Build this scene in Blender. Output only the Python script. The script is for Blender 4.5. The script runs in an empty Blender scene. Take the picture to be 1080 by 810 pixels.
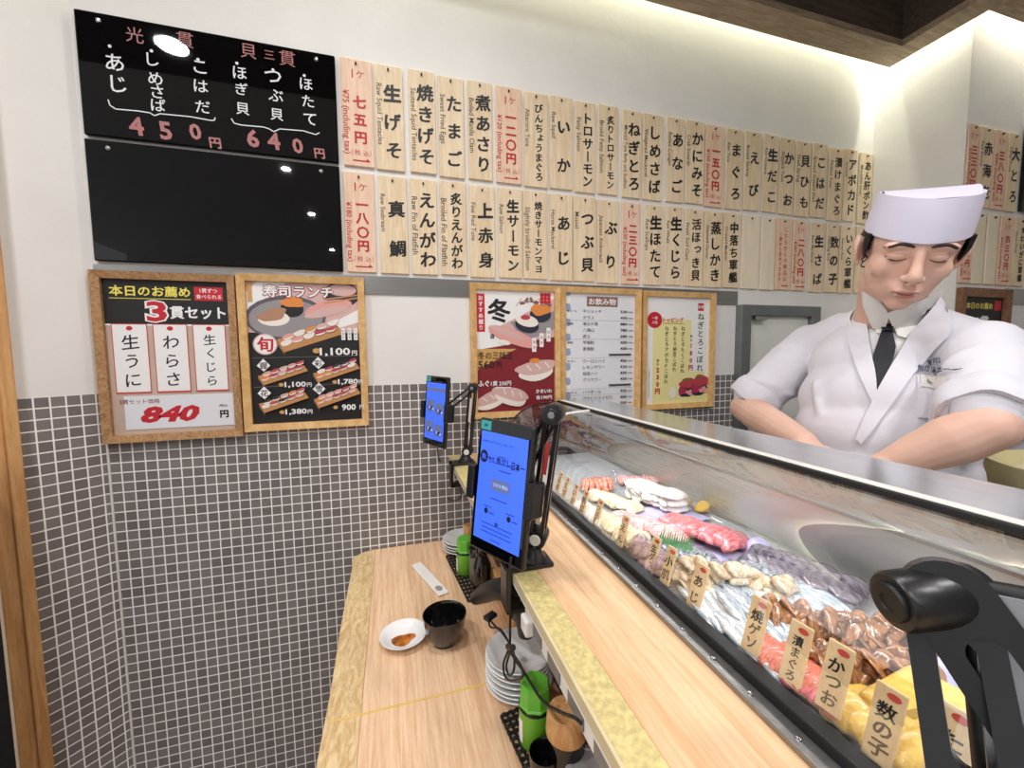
import bpy, bmesh, math, random
from mathutils import Vector, Matrix, noise
from mathutils.bvhtree import BVHTree
S = bpy.context.scene
COL = S.collection
PI = math.pi
V = Vector
rnd = random.Random(7)

# ------------------------------------------------------------------ camera, world, light
CAM = V((0.0, -1.22, 1.29))                     # world: X along the back wall, Y = 0 at the wall, Z = 0 floor
R_ = V((0.958945, -0.283412, -0.010104)); U_ = V((0.030847, 0.068826, 0.997152)); F_ = V((0.281909, 0.956525, -0.074742))
FPX = 425.306
cd = bpy.data.cameras.new('camera'); cam = bpy.data.objects.new('camera', cd); COL.objects.link(cam)
cd.sensor_width = 36.0; cd.sensor_fit = 'HORIZONTAL'; cd.lens = FPX / 1080 * 36.0
cd.clip_start = 0.01
cam.matrix_world = Matrix(((R_.x, U_.x, -F_.x, CAM.x), (R_.y, U_.y, -F_.y, CAM.y), (R_.z, U_.z, -F_.z, CAM.z), (0, 0, 0, 1)))
S.camera = cam
S.view_settings.view_transform = 'Standard'; S.view_settings.look = 'None'
S.view_settings.gamma = 1.0; S.view_settings.use_curve_mapping = False
S.view_settings.exposure = 0.06
w = bpy.data.worlds.new('world'); S.world = w; w.use_nodes = True
w.node_tree.nodes['Background'].inputs[0].default_value = (0.98, 0.985, 1.0, 1)
w.node_tree.nodes['Background'].inputs[1].default_value = 0.95

def area(name, loc, size, energy, col=(1, 1, 1), rot=(0, 0, 0), sizey=None, shape='DISK', spread=PI):
    l = bpy.data.lights.new(name, 'AREA'); l.shape = shape; l.size = size
    if sizey: l.size_y = sizey
    l.energy = energy; l.color = col; l.spread = spread
    o = bpy.data.objects.new(name, l); COL.objects.link(o); o.location = loc; o.rotation_euler = rot
    return o
WARM = (1.0, 0.98, 0.985)
SP = math.radians(160)
# row of round downlights over the seats (their reflections show in the black boards)
for y in (-0.88, -1.98, -2.9, -4.2):
    area('downlight', (-0.83 if y > -1 else -0.66, y, 2.565), 0.11 if y > -1 else 0.05, 9.0, WARM, spread=SP)
# unseen lamps added over the counter and work side to brighten table and chef
for x, y, e in ((-0.05, -0.62, 4.5), (0.35, -0.75, 2.5), (0.35, -1.9, 8), (0.95, -1.6, 9)):
    area('downlight', (x, y, 2.565), 0.12, e, WARM, spread=SP)
# light strips hidden above the beam, washing the wall and the column
area('cove_strip', (0.55, -0.05, 2.52), 2.6, 5.0, (0.97, 1.0, 0.76), (math.radians(25), 0, 0), 0.02, 'RECTANGLE')
area('cove_strip', (2.4, -0.34, 2.52), 0.9, 5.5, (1.0, 0.98, 0.80), (math.radians(25), 0, 0), 0.02, 'RECTANGLE')
area('cove_strip', (1.87, -0.2, 2.52), 0.02, 3.0, (0.98, 1.0, 0.82), (0, math.radians(25), 0), 0.25, 'RECTANGLE')

# ------------------------------------------------------------------ pixel rays to world points on real planes
def ray(x, y): return F_ + R_ * ((x - 540) / FPX) + U_ * ((405 - y) / FPX)
def atX(x, y, X): d = ray(x, y); return CAM + d * ((X - CAM.x) / d.x)
def atY(x, y, Y): d = ray(x, y); return CAM + d * ((Y - CAM.y) / d.y)
def atZ(x, y, Z): d = ray(x, y); return CAM + d * ((Z - CAM.z) / d.z)

# ------------------------------------------------------------------ materials
MATS = {}
def nt(name):
    m = bpy.data.materials.new(name); m.use_nodes = True; MATS[name] = m
    n = m.node_tree; return m, n, n.nodes['Principled BSDF']
def setp(b, **k):
    names = dict(rough='Roughness', metal='Metallic', coat='Coat Weight', sss='Subsurface Weight', spec='Specular IOR Level',
                 trans='Transmission Weight', alpha='Alpha', ior='IOR', sheen='Sheen Weight')
    for a, v in k.items(): b.inputs[names[a]].default_value = v
def lin(c): return tuple(((x / 255) / 12.92 if x / 255 <= .04045 else ((x / 255 + .055) / 1.055) ** 2.4) for x in c)
def mat(name, rgb, var=0.06, scale=20, stretch=(1, 1, 1), bump=0.0, bscale=None, emit=None, **k):
    """principled material; rgb in 0..255 sRGB, noise variation of the base colour and an optional noise bump"""
    m, n, b = nt(name); c = lin(rgb); setp(b, rough=0.5); setp(b, **k)
    tc = n.nodes.new('ShaderNodeTexCoord'); mp = n.nodes.new('ShaderNodeMapping'); mp.inputs['Scale'].default_value = stretch
    n.links.new(tc.outputs['Object'], mp.inputs['Vector'])
    if var:
        t = n.nodes.new('ShaderNodeTexNoise'); t.inputs['Scale'].default_value = scale; t.inputs['Detail'].default_value = 4
        n.links.new(mp.outputs[0], t.inputs['Vector'])
        r = n.nodes.new('ShaderNodeValToRGB'); r.color_ramp.elements[0].position = .3; r.color_ramp.elements[1].position = .7
        r.color_ramp.elements[0].color = (*[max(0, x * (1 - var * 2)) for x in c], 1); r.color_ramp.elements[1].color = (*[min(1, x * (1 + var)) for x in c], 1)
        n.links.new(t.outputs['Fac'], r.inputs['Fac']); n.links.new(r.outputs['Color'], b.inputs['Base Color'])
    else: b.inputs['Base Color'].default_value = (*c, 1)
    if bump:
        t2 = n.nodes.new('ShaderNodeTexNoise'); t2.inputs['Scale'].default_value = bscale or scale * 3; t2.inputs['Detail'].default_value = 5
        n.links.new(mp.outputs[0], t2.inputs['Vector'])
        bp = n.nodes.new('ShaderNodeBump'); bp.inputs['Strength'].default_value = bump; bp.inputs['Distance'].default_value = .01
        n.links.new(t2.outputs['Fac'], bp.inputs['Height']); n.links.new(bp.outputs[0], b.inputs['Normal'])
    if emit:
        b.inputs['Emission Color'].default_value = (*lin(rgb), 1); b.inputs['Emission Strength'].default_value = emit
    return m
def wood(name, c1, c2, scale=6, stretch=(1, 1, 1), dist=2.0, rough=.5, fine=.35, **k):
    """grain runs along the axis with the small stretch value"""
    m, n, b = nt(name); setp(b, rough=rough); setp(b, **k)
    tc = n.nodes.new('ShaderNodeTexCoord'); mp = n.nodes.new('ShaderNodeMapping'); mp.inputs['Scale'].default_value = stretch
    n.links.new(tc.outputs['Object'], mp.inputs['Vector'])
    t = n.nodes.new('ShaderNodeTexNoise'); t.inputs['Scale'].default_value = scale; t.inputs['Detail'].default_value = 6; t.inputs['Distortion'].default_value = dist
    n.links.new(mp.outputs[0], t.inputs['Vector'])
    t2 = n.nodes.new('ShaderNodeTexNoise'); t2.inputs['Scale'].default_value = scale * 9; t2.inputs['Detail'].default_value = 3
    n.links.new(mp.outputs[0], t2.inputs['Vector'])
    mx = n.nodes.new('ShaderNodeMath'); mx.operation = 'MULTIPLY_ADD'; mx.inputs[1].default_value = fine
    n.links.new(t2.outputs['Fac'], mx.inputs[0]); n.links.new(t.outputs['Fac'], mx.inputs[2])
    r = n.nodes.new('ShaderNodeValToRGB'); r.color_ramp.elements[0].position = .42 + fine * .3; r.color_ramp.elements[1].position = .62 + fine * .6
    r.color_ramp.elements[0].color = (*lin(c1), 1); r.color_ramp.elements[1].color = (*lin(c2), 1)
    n.links.new(mx.outputs[0], r.inputs['Fac']); n.links.new(r.outputs['Color'], b.inputs['Base Color'])
    bp = n.nodes.new('ShaderNodeBump'); bp.inputs['Strength'].default_value = .12; bp.inputs['Distance'].default_value = .002
    n.links.new(t2.outputs['Fac'], bp.inputs['Height']); n.links.new(bp.outputs[0], b.inputs['Normal'])
    return m
def tile_mat():
    m, n, b = nt('mosaic_tile'); uv = n.nodes.new('ShaderNodeUVMap')
    t = n.nodes.new('ShaderNodeTexBrick'); t.offset = 0; t.squash = 1; t.offset_frequency = 1; t.squash_frequency = 1
    for k, v in (('Scale', 1.0), ('Brick Width', .025), ('Row Height', .025), ('Mortar Size', .0016), ('Mortar Smooth', .12), ('Bias', 0.0)): t.inputs[k].default_value = v
    t.inputs['Color1'].default_value = (*lin((116, 110, 108)), 1); t.inputs['Color2'].default_value = (*lin((134, 128, 125)), 1)
    t.inputs['Mortar'].default_value = (*lin((248, 244, 240)), 1)
    n.links.new(uv.outputs[0], t.inputs['Vector']); n.links.new(t.outputs['Color'], b.inputs['Base Color'])
    ns = n.nodes.new('ShaderNodeTexNoise'); ns.inputs['Scale'].default_value = 60; n.links.new(uv.outputs[0], ns.inputs['Vector'])
    ro = n.nodes.new('ShaderNodeMath'); ro.operation = 'MULTIPLY_ADD'; ro.inputs[1].default_value = .5; ro.inputs[2].default_value = .3
    n.links.new(t.outputs['Fac'], ro.inputs[0]); n.links.new(ro.outputs[0], b.inputs['Roughness'])
    mx = n.nodes.new('ShaderNodeMath'); mx.operation = 'MULTIPLY_ADD'; mx.inputs[1].default_value = -1.0
    ml = n.nodes.new('ShaderNodeMath'); ml.operation = 'MULTIPLY'; ml.inputs[1].default_value = .25; n.links.new(ns.outputs['Fac'], ml.inputs[0])
    n.links.new(t.outputs['Fac'], mx.inputs[0]); n.links.new(ml.outputs[0], mx.inputs[2])
    bp = n.nodes.new('ShaderNodeBump'); bp.inputs['Strength'].default_value = .5; bp.inputs['Distance'].default_value = .0012
    n.links.new(mx.outputs[0], bp.inputs['Height']); n.links.new(bp.outputs[0], b.inputs['Normal'])
def glass_mat(name, tint, refl=1.0, ior=1.45):
    m = bpy.data.materials.new(name); m.use_nodes = True; MATS[name] = m; n = m.node_tree
    for q in list(n.nodes): n.nodes.remove(q)
    o = n.nodes.new('ShaderNodeOutputMaterial'); tr = n.nodes.new('ShaderNodeBsdfTransparent'); tr.inputs[0].default_value = (*tint, 1)
    g = n.nodes.new('ShaderNodeBsdfGlossy'); g.inputs['Roughness'].default_value = .02; g.inputs[0].default_value = (refl, refl, refl, 1)
    lw = n.nodes.new('ShaderNodeLayerWeight'); pw = n.nodes.new('ShaderNodeMath'); pw.operation = 'POWER'; pw.inputs[1].default_value = 5
    f0 = 2 * ((ior - 1) / (ior + 1)) ** 2; f = n.nodes.new('ShaderNodeMath'); f.operation = 'MULTIPLY_ADD'; f.inputs[1].default_value = 1 - f0; f.inputs[2].default_value = f0
    n.links.new(lw.outputs['Facing'], pw.inputs[0]); n.links.new(pw.outputs[0], f.inputs[0]); mx = n.nodes.new('ShaderNodeMixShader')
    n.links.new(f.outputs[0], mx.inputs[0]); n.links.new(tr.outputs[0], mx.inputs[1]); n.links.new(g.outputs[0], mx.inputs[2]); n.links.new(mx.outputs[0], o.inputs[0])

# ------------------------------------------------------------------ mesh builder
class MB:
    def __init__(s): s.v = []; s.f = []; s.m = []; s.uv = None
    def add(s, vs, fs, m=None, M=None):
        b = len(s.v)
        s.v += [(M @ V(v)) if M is not None else V(v) for v in vs]
        s.f += [tuple(i + b for i in f) for f in fs]; s.m += [m] * len(fs)
        return s
    def box(s, lo, hi, m=None, M=None, bev=0.0, seg=2):
        if bev:
            bm = bmesh.new(); bmesh.ops.create_cube(bm, size=1)
            for q in bm.verts: q.co = V([(lo[i] + hi[i]) / 2 + q.co[i] * (hi[i] - lo[i]) for i in range(3)])
            bmesh.ops.bevel(bm, geom=bm.edges[:], offset=bev, segments=seg, affect='EDGES', profile=.5)
            s.bm(bm, m, M); return s
        (a, b, c), (d, e, f) = lo, hi
        return s.add([(a, b, c), (d, b, c), (d, e, c), (a, e, c), (a, b, f), (d, b, f), (d, e, f), (a, e, f)],
                     [(3, 2, 1, 0), (4, 5, 6, 7), (0, 1, 5, 4), (1, 2, 6, 5), (2, 3, 7, 6), (3, 0, 4, 7)], m, M)
    def bm(s, bm, m=None, M=None):
        bm.verts.index_update(); s.add([q.co.copy() for q in bm.verts], [[q.index for q in f.verts] for f in bm.faces], m, M); bm.free(); return s
    def tube(s, pts, r, n=10, m=None, M=None, cap=True, sub=0, flat=1.0):
        P = [V(p) for p in pts]; rr = list(r) if isinstance(r, (list, tuple)) else [r] * len(P)
        if sub:
            Q, q2 = [], []
            for i in range(len(P) - 1):
                a, b, c, d = P[max(i - 1, 0)], P[i], P[i + 1], P[min(i + 2, len(P) - 1)]
                for k in range(sub):
                    t = k / sub
                    Q.append(.5 * ((2 * b) + (c - a) * t + (2 * a - 5 * b + 4 * c - d) * t * t + (3 * b - a - 3 * c + d) * t ** 3)); q2.append(rr[i] * (1 - t) + rr[i + 1] * t)
            Q.append(P[-1]); q2.append(rr[-1]); P, rr = Q, q2
        vs, fs = [], []; up = None
        for i, p in enumerate(P):
            t = (P[min(i + 1, len(P) - 1)] - P[max(i - 1, 0)]).normalized()
            if up is None: up = t.orthogonal().normalized()
            up = (up - t * up.dot(t)); up = up.normalized() if up.length > 1e-6 else t.orthogonal().normalized()
            sd = t.cross(up)
            for k in range(n): a = 2 * PI * k / n; vs.append(p + (up * math.cos(a) * flat + sd * math.sin(a)) * rr[i])
        for i in range(len(P) - 1):
            for k in range(n): k2 = (k + 1) % n; fs.append((i * n + k, i * n + k2, (i + 1) * n + k2, (i + 1) * n + k))
        if cap: fs += [tuple(range(n - 1, -1, -1)), tuple((len(P) - 1) * n + k for k in range(n))]
        return s.add(vs, fs, m, M)
    def lathe(s, prof, c=(0, 0, 0), n=32, m=None, M=None):
        vs, fs = [], []; c = V(c)
        for r, z in prof:
            for k in range(n): a = 2 * PI * k / n; vs.append(c + V((r * math.cos(a), r * math.sin(a), z)))
        for i in range(len(prof) - 1):
            for k in range(n): k2 = (k + 1) % n; fs.append((i * n + k, i * n + k2, (i + 1) * n + k2, (i + 1) * n + k))
        if prof[0][0] > 1e-6: fs.append(tuple(range(n - 1, -1, -1)))
        if prof[-1][0] > 1e-6: fs.append(tuple((len(prof) - 1) * n + k for k in range(n)))
        return s.add(vs, fs, m, M)
    def prism(s, poly, h0, h1, m=None, M=None):
        n = len(poly)
        return s.add([(x, y, h0) for x, y in poly] + [(x, y, h1) for x, y in poly],
                     [tuple(range(n - 1, -1, -1)), tuple(range(n, 2 * n))] + [(i, (i + 1) % n, n + (i + 1) % n, n + i) for i in range(n)], m, M)
    def ell(s, c, r, m=None, M=None, R=None, nu=20, nv=12, fn=None):
        vs, fs = [], []
        for j in range(nv + 1):
            th = PI * j / nv
            for i in range(nu):
                ph = 2 * PI * i / nu; d = V((math.sin(th) * math.cos(ph), math.sin(th) * math.sin(ph), math.cos(th)))
                p = V((d.x * r[0], d.y * r[1], d.z * r[2]))
                if fn: p = fn(p, d)
                if R is not None: p = R @ p
                vs.append(V(c) + p)
        for j in range(nv):
            for i in range(nu): i2 = (i + 1) % nu; fs.append((j * nu + i, (j + 1) * nu + i, (j + 1) * nu + i2, j * nu + i2))
        return s.add(vs, fs, m, M)
    def quadgrid(s, fn, nu, nv, m=None, M=None, closeu=False):
        vs = [fn(i / (nu if closeu else nu), j / nv) for j in range(nv + 1) for i in range(nu + (0 if closeu else 1))]
        k = nu if closeu else nu + 1; fs = []
        for j in range(nv):
            for i in range(nu):
                i2 = (i + 1) % k if closeu else i + 1
                fs.append((j * k + i, j * k + i2, (j + 1) * k + i2, (j + 1) * k + i))
        return s.add(vs, fs, m, M)
    def mesh(s, name, mat_=None, smooth=None, weld=1e-5):
        me = bpy.data.meshes.new(name); me.from_pydata([tuple(v) for v in s.v], [], s.f)
        ks = []
        for k in s.m:
            k = k or mat_
            if k and k not in ks: ks.append(k)
        for k in ks: me.materials.append(MATS[k])
        if ks: me.polygons.foreach_set('material_index', [ks.index(k or mat_) for k in s.m])
        bm = bmesh.new(); bm.from_mesh(me)
        bmesh.ops.remove_doubles(bm, verts=bm.verts[:], dist=weld)
        if smooth is not None:
            for f in bm.faces: f.smooth = True
            for e in bm.edges:
                if len(e.link_faces) == 2 and e.calc_face_angle(0) > math.radians(smooth): e.smooth = False
        bm.to_mesh(me); bm.free(); me.update()
        return me
    def build(s, name, mat_=None, parent=None, smooth=None, weld=1e-5):
        o = bpy.data.objects.new(name, s.mesh(name, mat_, smooth, weld)); COL.objects.link(o)
        if parent: o.parent = parent; o.matrix_parent_inverse = Matrix.Translation(parent.location).inverted() if not parent.get('_local') else Matrix()
        return o
def tag(o, label, cat, group=None):
    o['label'] = label; o['category'] = cat
    if group: o['group'] = group
    return o
def thing(name, loc, label, cat, group=None):
    o = bpy.data.objects.new(name, None); COL.objects.link(o); o.location = loc; o.empty_display_size = .05
    return tag(o, label, cat, group)
def struct(o): o['kind'] = 'structure'; return o
def copy_tree(o, parent=None):
    c = o.copy(); COL.objects.link(c)
    if parent: c.parent = parent; c.matrix_parent_inverse = o.matrix_parent_inverse.copy()
    for ch in list(o.children): copy_tree(ch, c)
    return c
def frame(o, x, y, z=None):
    """4x4 from an origin and axes"""
    x = V(x).normalized(); y = (V(y) - x * V(y).dot(x)).normalized(); z = x.cross(y)
    return Matrix(((x.x, y.x, z.x, o[0]), (x.y, y.y, z.y, o[1]), (x.z, y.z, z.z, o[2]), (0, 0, 0, 1)))
WALLF = lambda x, z, y=0.0: frame((x, y, z), (1, 0, 0), (0, 0, 1))      # local x right, y up, z out of the back wall

# ------------------------------------------------------------------ lettering
TC = {}
SIMPLE = set('一二三五七八〇円生上中子大光日本の')
def glyph(s, bold=.02, shear=0.0):
    if bold > .008 and any(ord(c) >= 0x3000 and c not in SIMPLE for c in s):   # dense kanji: thicken with shifted copies, an outline offset would close them up
        vs, fs, x0, x1, y0, y1 = glyph(s, 0.0, shear); q = min(bold, .045) * .8; V2, F2 = [], []
        for dx, dy in ((-q, -q * .5), (q, q * .5), (0, 0), (-q * .4, q * .7), (q * .4, -q * .7)):
            o = len(V2); V2 += [v + V((dx, dy, len(V2) / max(len(vs), 1))) for v in vs]; F2 += [tuple(i + o for i in f) for f in fs]
        return V2, F2, x0 - q, x1 + q, y0 - q, y1 + q
    k = (s, bold, shear)
    if k not in TC:
        c = bpy.data.curves.new('t', 'FONT'); c.body = s; c.resolution_u = 2; c.offset = bold; c.shear = shear; c.fill_mode = 'FRONT'
        o = bpy.data.objects.new('t', c); COL.objects.link(o); bpy.context.view_layer.update()
        me = bpy.data.meshes.new_from_object(o.evaluated_get(bpy.context.evaluated_depsgraph_get()))
        vs = [v.co.copy() for v in me.vertices]; fs = [tuple(p.vertices) for p in me.polygons]
        bpy.data.objects.remove(o); bpy.data.curves.remove(c); bpy.data.meshes.remove(me)
        if vs:
            x0, x1 = min(v.x for v in vs), max(v.x for v in vs); y0, y1 = min(v.y for v in vs), max(v.y for v in vs)
        else: x0 = x1 = y0 = y1 = 0
        TC[k] = (vs, fs, x0, x1, y0, y1)
    return TC[k]
class Flat:
    """flat print on a sheet: shapes pile up in thin layers on a local x/y plane"""
    def __init__(s, M, z0=.0004): s.M = M; s.mb = MB(); s.z = z0; s.dz = .00005
    def poly(s, pts, m): s.mb.add([s.M @ V((x, y, s.z)) for x, y in pts], [tuple(range(len(pts)))], m); s.z += s.dz; return s
    def rect(s, x0, y0, x1, y1, m): return s.poly([(x0, y0), (x1, y0), (x1, y1), (x0, y1)], m)
    def disc(s, cx, cy, rx, ry, m, rot=0, n=22, wob=0):
        c, q = math.cos(rot), math.sin(rot); P = []
        for i in range(n):
            a = 2 * PI * i / n; k = 1 + wob * math.sin(3 * a + cx * 90) + wob * .6 * math.sin(5 * a + cy * 130)
            x, y = rx * k * math.cos(a), ry * k * math.sin(a); P.append((cx + x * c - y * q, cy + x * q + y * c))
        return s.poly(P, m)
    def line(s, pts, w, m):
        for (a, b), (c, d) in zip(pts, pts[1:]):
            L = math.hypot(c - a, d - b) or 1; nx, ny = -(d - b) / L * w / 2, (c - a) / L * w / 2
            s.mb.add([s.M @ V((x, y, s.z)) for x, y in ((a - nx, b - ny), (c - nx, d - ny), (c + nx, d + ny), (a + nx, b + ny))], [(0, 1, 2, 3)], m)
        s.z += s.dz; return s
    def text(s, t, cx, cy, m, h=None, w=None, bold=.02, rot=0, shear=0.0, anchor='c'):
        """a line of text fitted into height h and/or width w, centred (or left-anchored) at cx, cy"""
        vs, fs, x0, x1, y0, y1 = glyph(t, bold, shear)
        if not vs: return s
        sy = h / max(y1 - y0, 1e-6) if h else None; sx = w / max(x1 - x0, 1e-6) if w else None
        sx = sx or sy; sy = sy or sx
        ox = (x0 + x1) / 2 if anchor == 'c' else (x0 if anchor == 'l' else x1); oy = (y0 + y1) / 2; c, q = math.cos(rot), math.sin(rot)
        P = []
        for v in vs:
            x, y = (v.x - ox) * sx, (v.y - oy) * sy; P.append(s.M @ V((cx + x * c - y * q, cy + x * q + y * c, s.z + v.z * .000025)))
        s.mb.add(P, fs, m); s.z += s.dz; return s
    def column(s, t, cx, y0, y1, cw, m, bold=.03, fill=.86, skew=0.0):
        """characters of t stacked from y0 (top) down to y1, each in a cell cw wide"""
        n = len(t); ch = (y0 - y1) / n; k = min(cw, ch / .98) * fill
        for i, chx in enumerate(t):
            if chx == ' ': continue
            vs, fs, x0, x1, ya, yb = glyph(chx, bold); cy = y0 - ch * (i + .5)
            ox, oy = (x0 + x1) / 2, (ya + yb) / 2
            if chx in 'っょゃッ': ox -= .18; oy += -.05
            P = []
            for v in vs:
                a, b = (v.x - ox), (v.y - oy)
                if chx in 'ー一' and chx == 'ー': a, b = b, -a
                P.append(s.M @ V((cx + a * k, cy + (b + skew * a) * k, s.z + v.z * .000025)))
            s.mb.add(P, fs, m)
        s.z += s.dz; return s
    def build(s, name, parent, mat_='ink_black'): return s.mb.build(name, mat_, parent)
# ------------------------------------------------------------------ material list
mat('plaster', (234, 231, 227), .02, 6, bump=.06, bscale=40, rough=.75)
tile_mat()
mat('steel', (176, 176, 174), .05, 8, (1, 30, 30), rough=.28, metal=1.0, bump=.02, bscale=60)
mat('steel_polished', (214, 214, 210), .03, 5, (12, 1, 12), rough=.2, metal=1.0)
mat('steel_door', (206, 206, 200), .03, 5, (12, 1, 12), rough=.4, metal=.85)
mat('steel_top', (214, 216, 218), .04, 6, (12, 1, 12), rough=.2, metal=.85)
mat('steel_dull', (150, 148, 146), .08, 6, (2, 30, 30), rough=.38, metal=.9)
mat('aluminium', (128, 132, 132), .04, 20, rough=.45, metal=.6)
wood('table_wood', (212, 168, 128), (238, 204, 168), 9, (14, .5, 14), .8, .42, .6)
wood('ledge_wood', (204, 160, 114), (226, 190, 150), 9, (14, .5, 14), .8, .45, .6)
wood('sap_wood', (196, 160, 108), (228, 202, 156), 12, (5, 1.2, 5), 3.0, .5, .4)
mat('gold_band', (206, 188, 128), .13, 180, bump=.1, bscale=300, rough=.5)
wood('plaque_wood', (222, 196, 158), (238, 218, 186), 14, (6, 6, .5), 1.0, .6, .4)
wood('plaque_wood_red', (226, 190, 160), (240, 208, 182), 14, (6, 6, .5), 1.0, .6, .4)
wood('plaque_wood_pale', (232, 216, 186), (242, 228, 204), 14, (6, 6, .5), 1.0, .6, .4)
wood('post_wood', (196, 142, 88), (222, 172, 116), 7, (8, 8, .6), 1.4, .5, .4)
wood('frame_wood', (206, 160, 98), (226, 186, 128), 10, (3, 3, 3), 1.0, .45, .3)
wood('frame_old', (146, 104, 66), (188, 146, 100), 14, (4, 4, 4), 2.4, .6, .5)
wood('frame_brown', (120, 84, 56), (150, 108, 76), 10, (4, 4, 4), 1.5, .6, .4)
wood('beam_dark', (70, 58, 50), (96, 82, 70), 7, (.8, 8, 8), 2.0, .7, .5)
wood('beam_wood', (150, 130, 106), (184, 164, 138), 7, (.8, 8, 8), 2.0, .7, .5)
wood('bamboo_tag', (226, 190, 140), (240, 210, 164), 16, (5, 5, 1), 1.0, .55, .3)
mat('board_black', (5, 5, 7), 0, rough=.02)
for nme, c in dict(ink_black=(18, 17, 18), ink_grey=(60, 58, 58), ink_red=(184, 26, 38), chalk_white=(222, 226, 228), chalk_pink=(170, 108, 106), print_white=(240, 238, 236), print_red=(196, 30, 44),
                   print_darkred=(128, 24, 36), print_black=(26, 23, 24), print_yellow=(238, 222, 96), print_cream=(236, 226, 160), print_gold=(206, 160, 92), print_brown=(140, 104, 88),
                   print_kraft=(178, 132, 104), print_pink=(226, 160, 152), print_rose=(214, 176, 170), print_grey=(150, 144, 146), print_slate=(92, 88, 96), print_orange=(226, 138, 62), print_rice=(240, 232, 222),
                   print_green=(84, 120, 62), print_tuna=(186, 66, 74), print_wood=(196, 140, 88), print_navy=(36, 40, 58), print_magenta=(176, 44, 84), print_blue=(150, 172, 204), print_palegrey=(226, 226, 230), seal_red=(206, 70, 60)).items():
    mat(nme, c, 0, rough=.55)
mat('paper', (238, 234, 230), .01, 10, rough=.6)
mat('clear_sleeve', (200, 176, 160), .05, 10, rough=.25)
mat('pin_metal', (60, 56, 54), 0, rough=.35, metal=.7)
mat('screw_metal', (190, 190, 190), 0, rough=.25, metal=1)
mat('rubber_black', (16, 16, 17), .03, 30, rough=.5)
mat('plastic_black', (22, 22, 24), .05, 60, rough=.32, bump=.02, bscale=400)
mat('plastic_gloss', (10, 10, 11), 0, rough=.12, coat=.5)
mat('plastic_grey', (110, 110, 108), .04, 30, rough=.4)
mat('plastic_white', (226, 224, 218), .02, 30, rough=.4)
mat('metal_grey', (150, 150, 152), .03, 30, rough=.3, metal=.8)
mat('dark_void', (14, 14, 20), 0, rough=.6)
mat('floor_stone', (74, 70, 68), .1, 8, rough=.6)
mat('ceramic_white', (236, 236, 236), 0, rough=.12, coat=.4)
mat('ceramic_grey', (236, 237, 236), .03, 40, rough=.22, coat=.3)
mat('lid_grey', (150, 150, 150), .03, 40, rough=.4)
mat('soy', (196, 112, 30), .4, 60, rough=.08)
mat('lacquer_black', (14, 14, 15), 0, rough=.1, coat=.6)
mat('green_tin', (104, 166, 44), .04, 12, rough=.28)
mat('green_cap', (104, 190, 62), .04, 12, rough=.3)
wood('cork_wood', (186, 136, 84), (212, 166, 112), 14, (6, 6, 1), 1.5, .55, .3)
mat('seam_yellow', (222, 188, 106), .05, 30, rough=.5)
glass_mat('clear_glass', (.955, .965, .96), 1.0, 1.75)
glass_mat('smoke_glass', (.50, .46, .45), 1.0, 1.5)
glass_mat('clear_film', (.97, .97, .98), 1.0, 1.35)

# ------------------------------------------------------------------ room shell
XL, XR, YC = -0.68, 1.90, -0.285
TZ = 1.205
LX, LY = -0.777, -0.097                        # far end of the short diagonal wall
def wallquad(name, a, b, z0, z1, m, tile=False, thick=.05):
    """a wall slab between plan points a and b; tiled walls carry a metric uv map"""
    a, b = V((*a, 0)), V((*b, 0)); d = (b - a).normalized(); n = V((d.y, -d.x, 0)); L = (b - a).length
    mb = MB(); vs = [a + V((0, 0, z0)), b + V((0, 0, z0)), b + V((0, 0, z1)), a + V((0, 0, z1))]
    vs += [v - n * thick for v in vs]
    me = bpy.data.meshes.new(name)
    me.from_pydata([tuple(v) for v in vs], [], [(0, 1, 2, 3), (7, 6, 5, 4), (4, 5, 1, 0), (3, 2, 6, 7), (1, 5, 6, 2), (4, 0, 3, 7)])
    me.materials.append(MATS[m]); uv = me.uv_layers.new(name='UVMap')
    for p in me.polygons:
        for li in p.loop_indices:
            v = V(vs[me.loops[li].vertex_index]); uv.data[li].uv = ((v - a).dot(d), v.z - TZ)
    o = bpy.data.objects.new(name, me); COL.objects.link(o); return struct(o)
wallquad('wall_back', (XL, 0), (XR, 0), TZ, 2.66, 'plaster')
wallquad('wall_back_tiles', (XL, 0), (1.235, 0), 0, TZ, 'mosaic_tile')
wallquad('wall_back_tiles_corner', (1.62, 0), (XR, 0), 0, TZ, 'mosaic_tile')
wallquad('wall_left', (LX, LY), (XL, 0), TZ, 2.66, 'plaster')
wallquad('wall_left_tiles', (LX, LY), (XL, 0), 0, TZ, 'mosaic_tile')
wallquad('wall_right', (XR, 0), (XR, YC + .0005), TZ, 2.66, 'plaster')
wallquad('wall_right_tiles', (XR, 0), (XR, YC + .0005), 0, TZ, 'mosaic_tile')
wallquad('wall_right_front', (XR + .001, YC), (3.1, YC), TZ, 2.66, 'plaster')
wallquad('wall_right_front_tiles', (XR + .001, YC), (3.1, YC), 0, TZ, 'mosaic_tile')
struct(MB().box((-3.2, -5.2, -.05), (3.2, .06, 0)).build('floor', 'floor_stone'))
struct(MB().box((-3.2, -5.2, 2.60), (3.2, .06, 2.66)).build('ceiling', 'plaster'))
# the rest of the room behind the camera, seen only in reflections
wallquad('wall_side', (3.1, YC), (3.1, -5.2), 0, 2.62, 'plaster')
wallquad('wall_front', (3.1, -5.2), (-3.2, -5.2), 0, 2.62, 'plaster')
# white upper partition left of the post (wall continues past the door post)
dd = V((LX - XL, LY, 0)).normalized()
p0 = V((LX, LY, 0))
wallquad('wall_left_upper', tuple((p0 + dd * .5)[:2]), (LX, LY), 1.95, 2.66, 'plaster')
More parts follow.
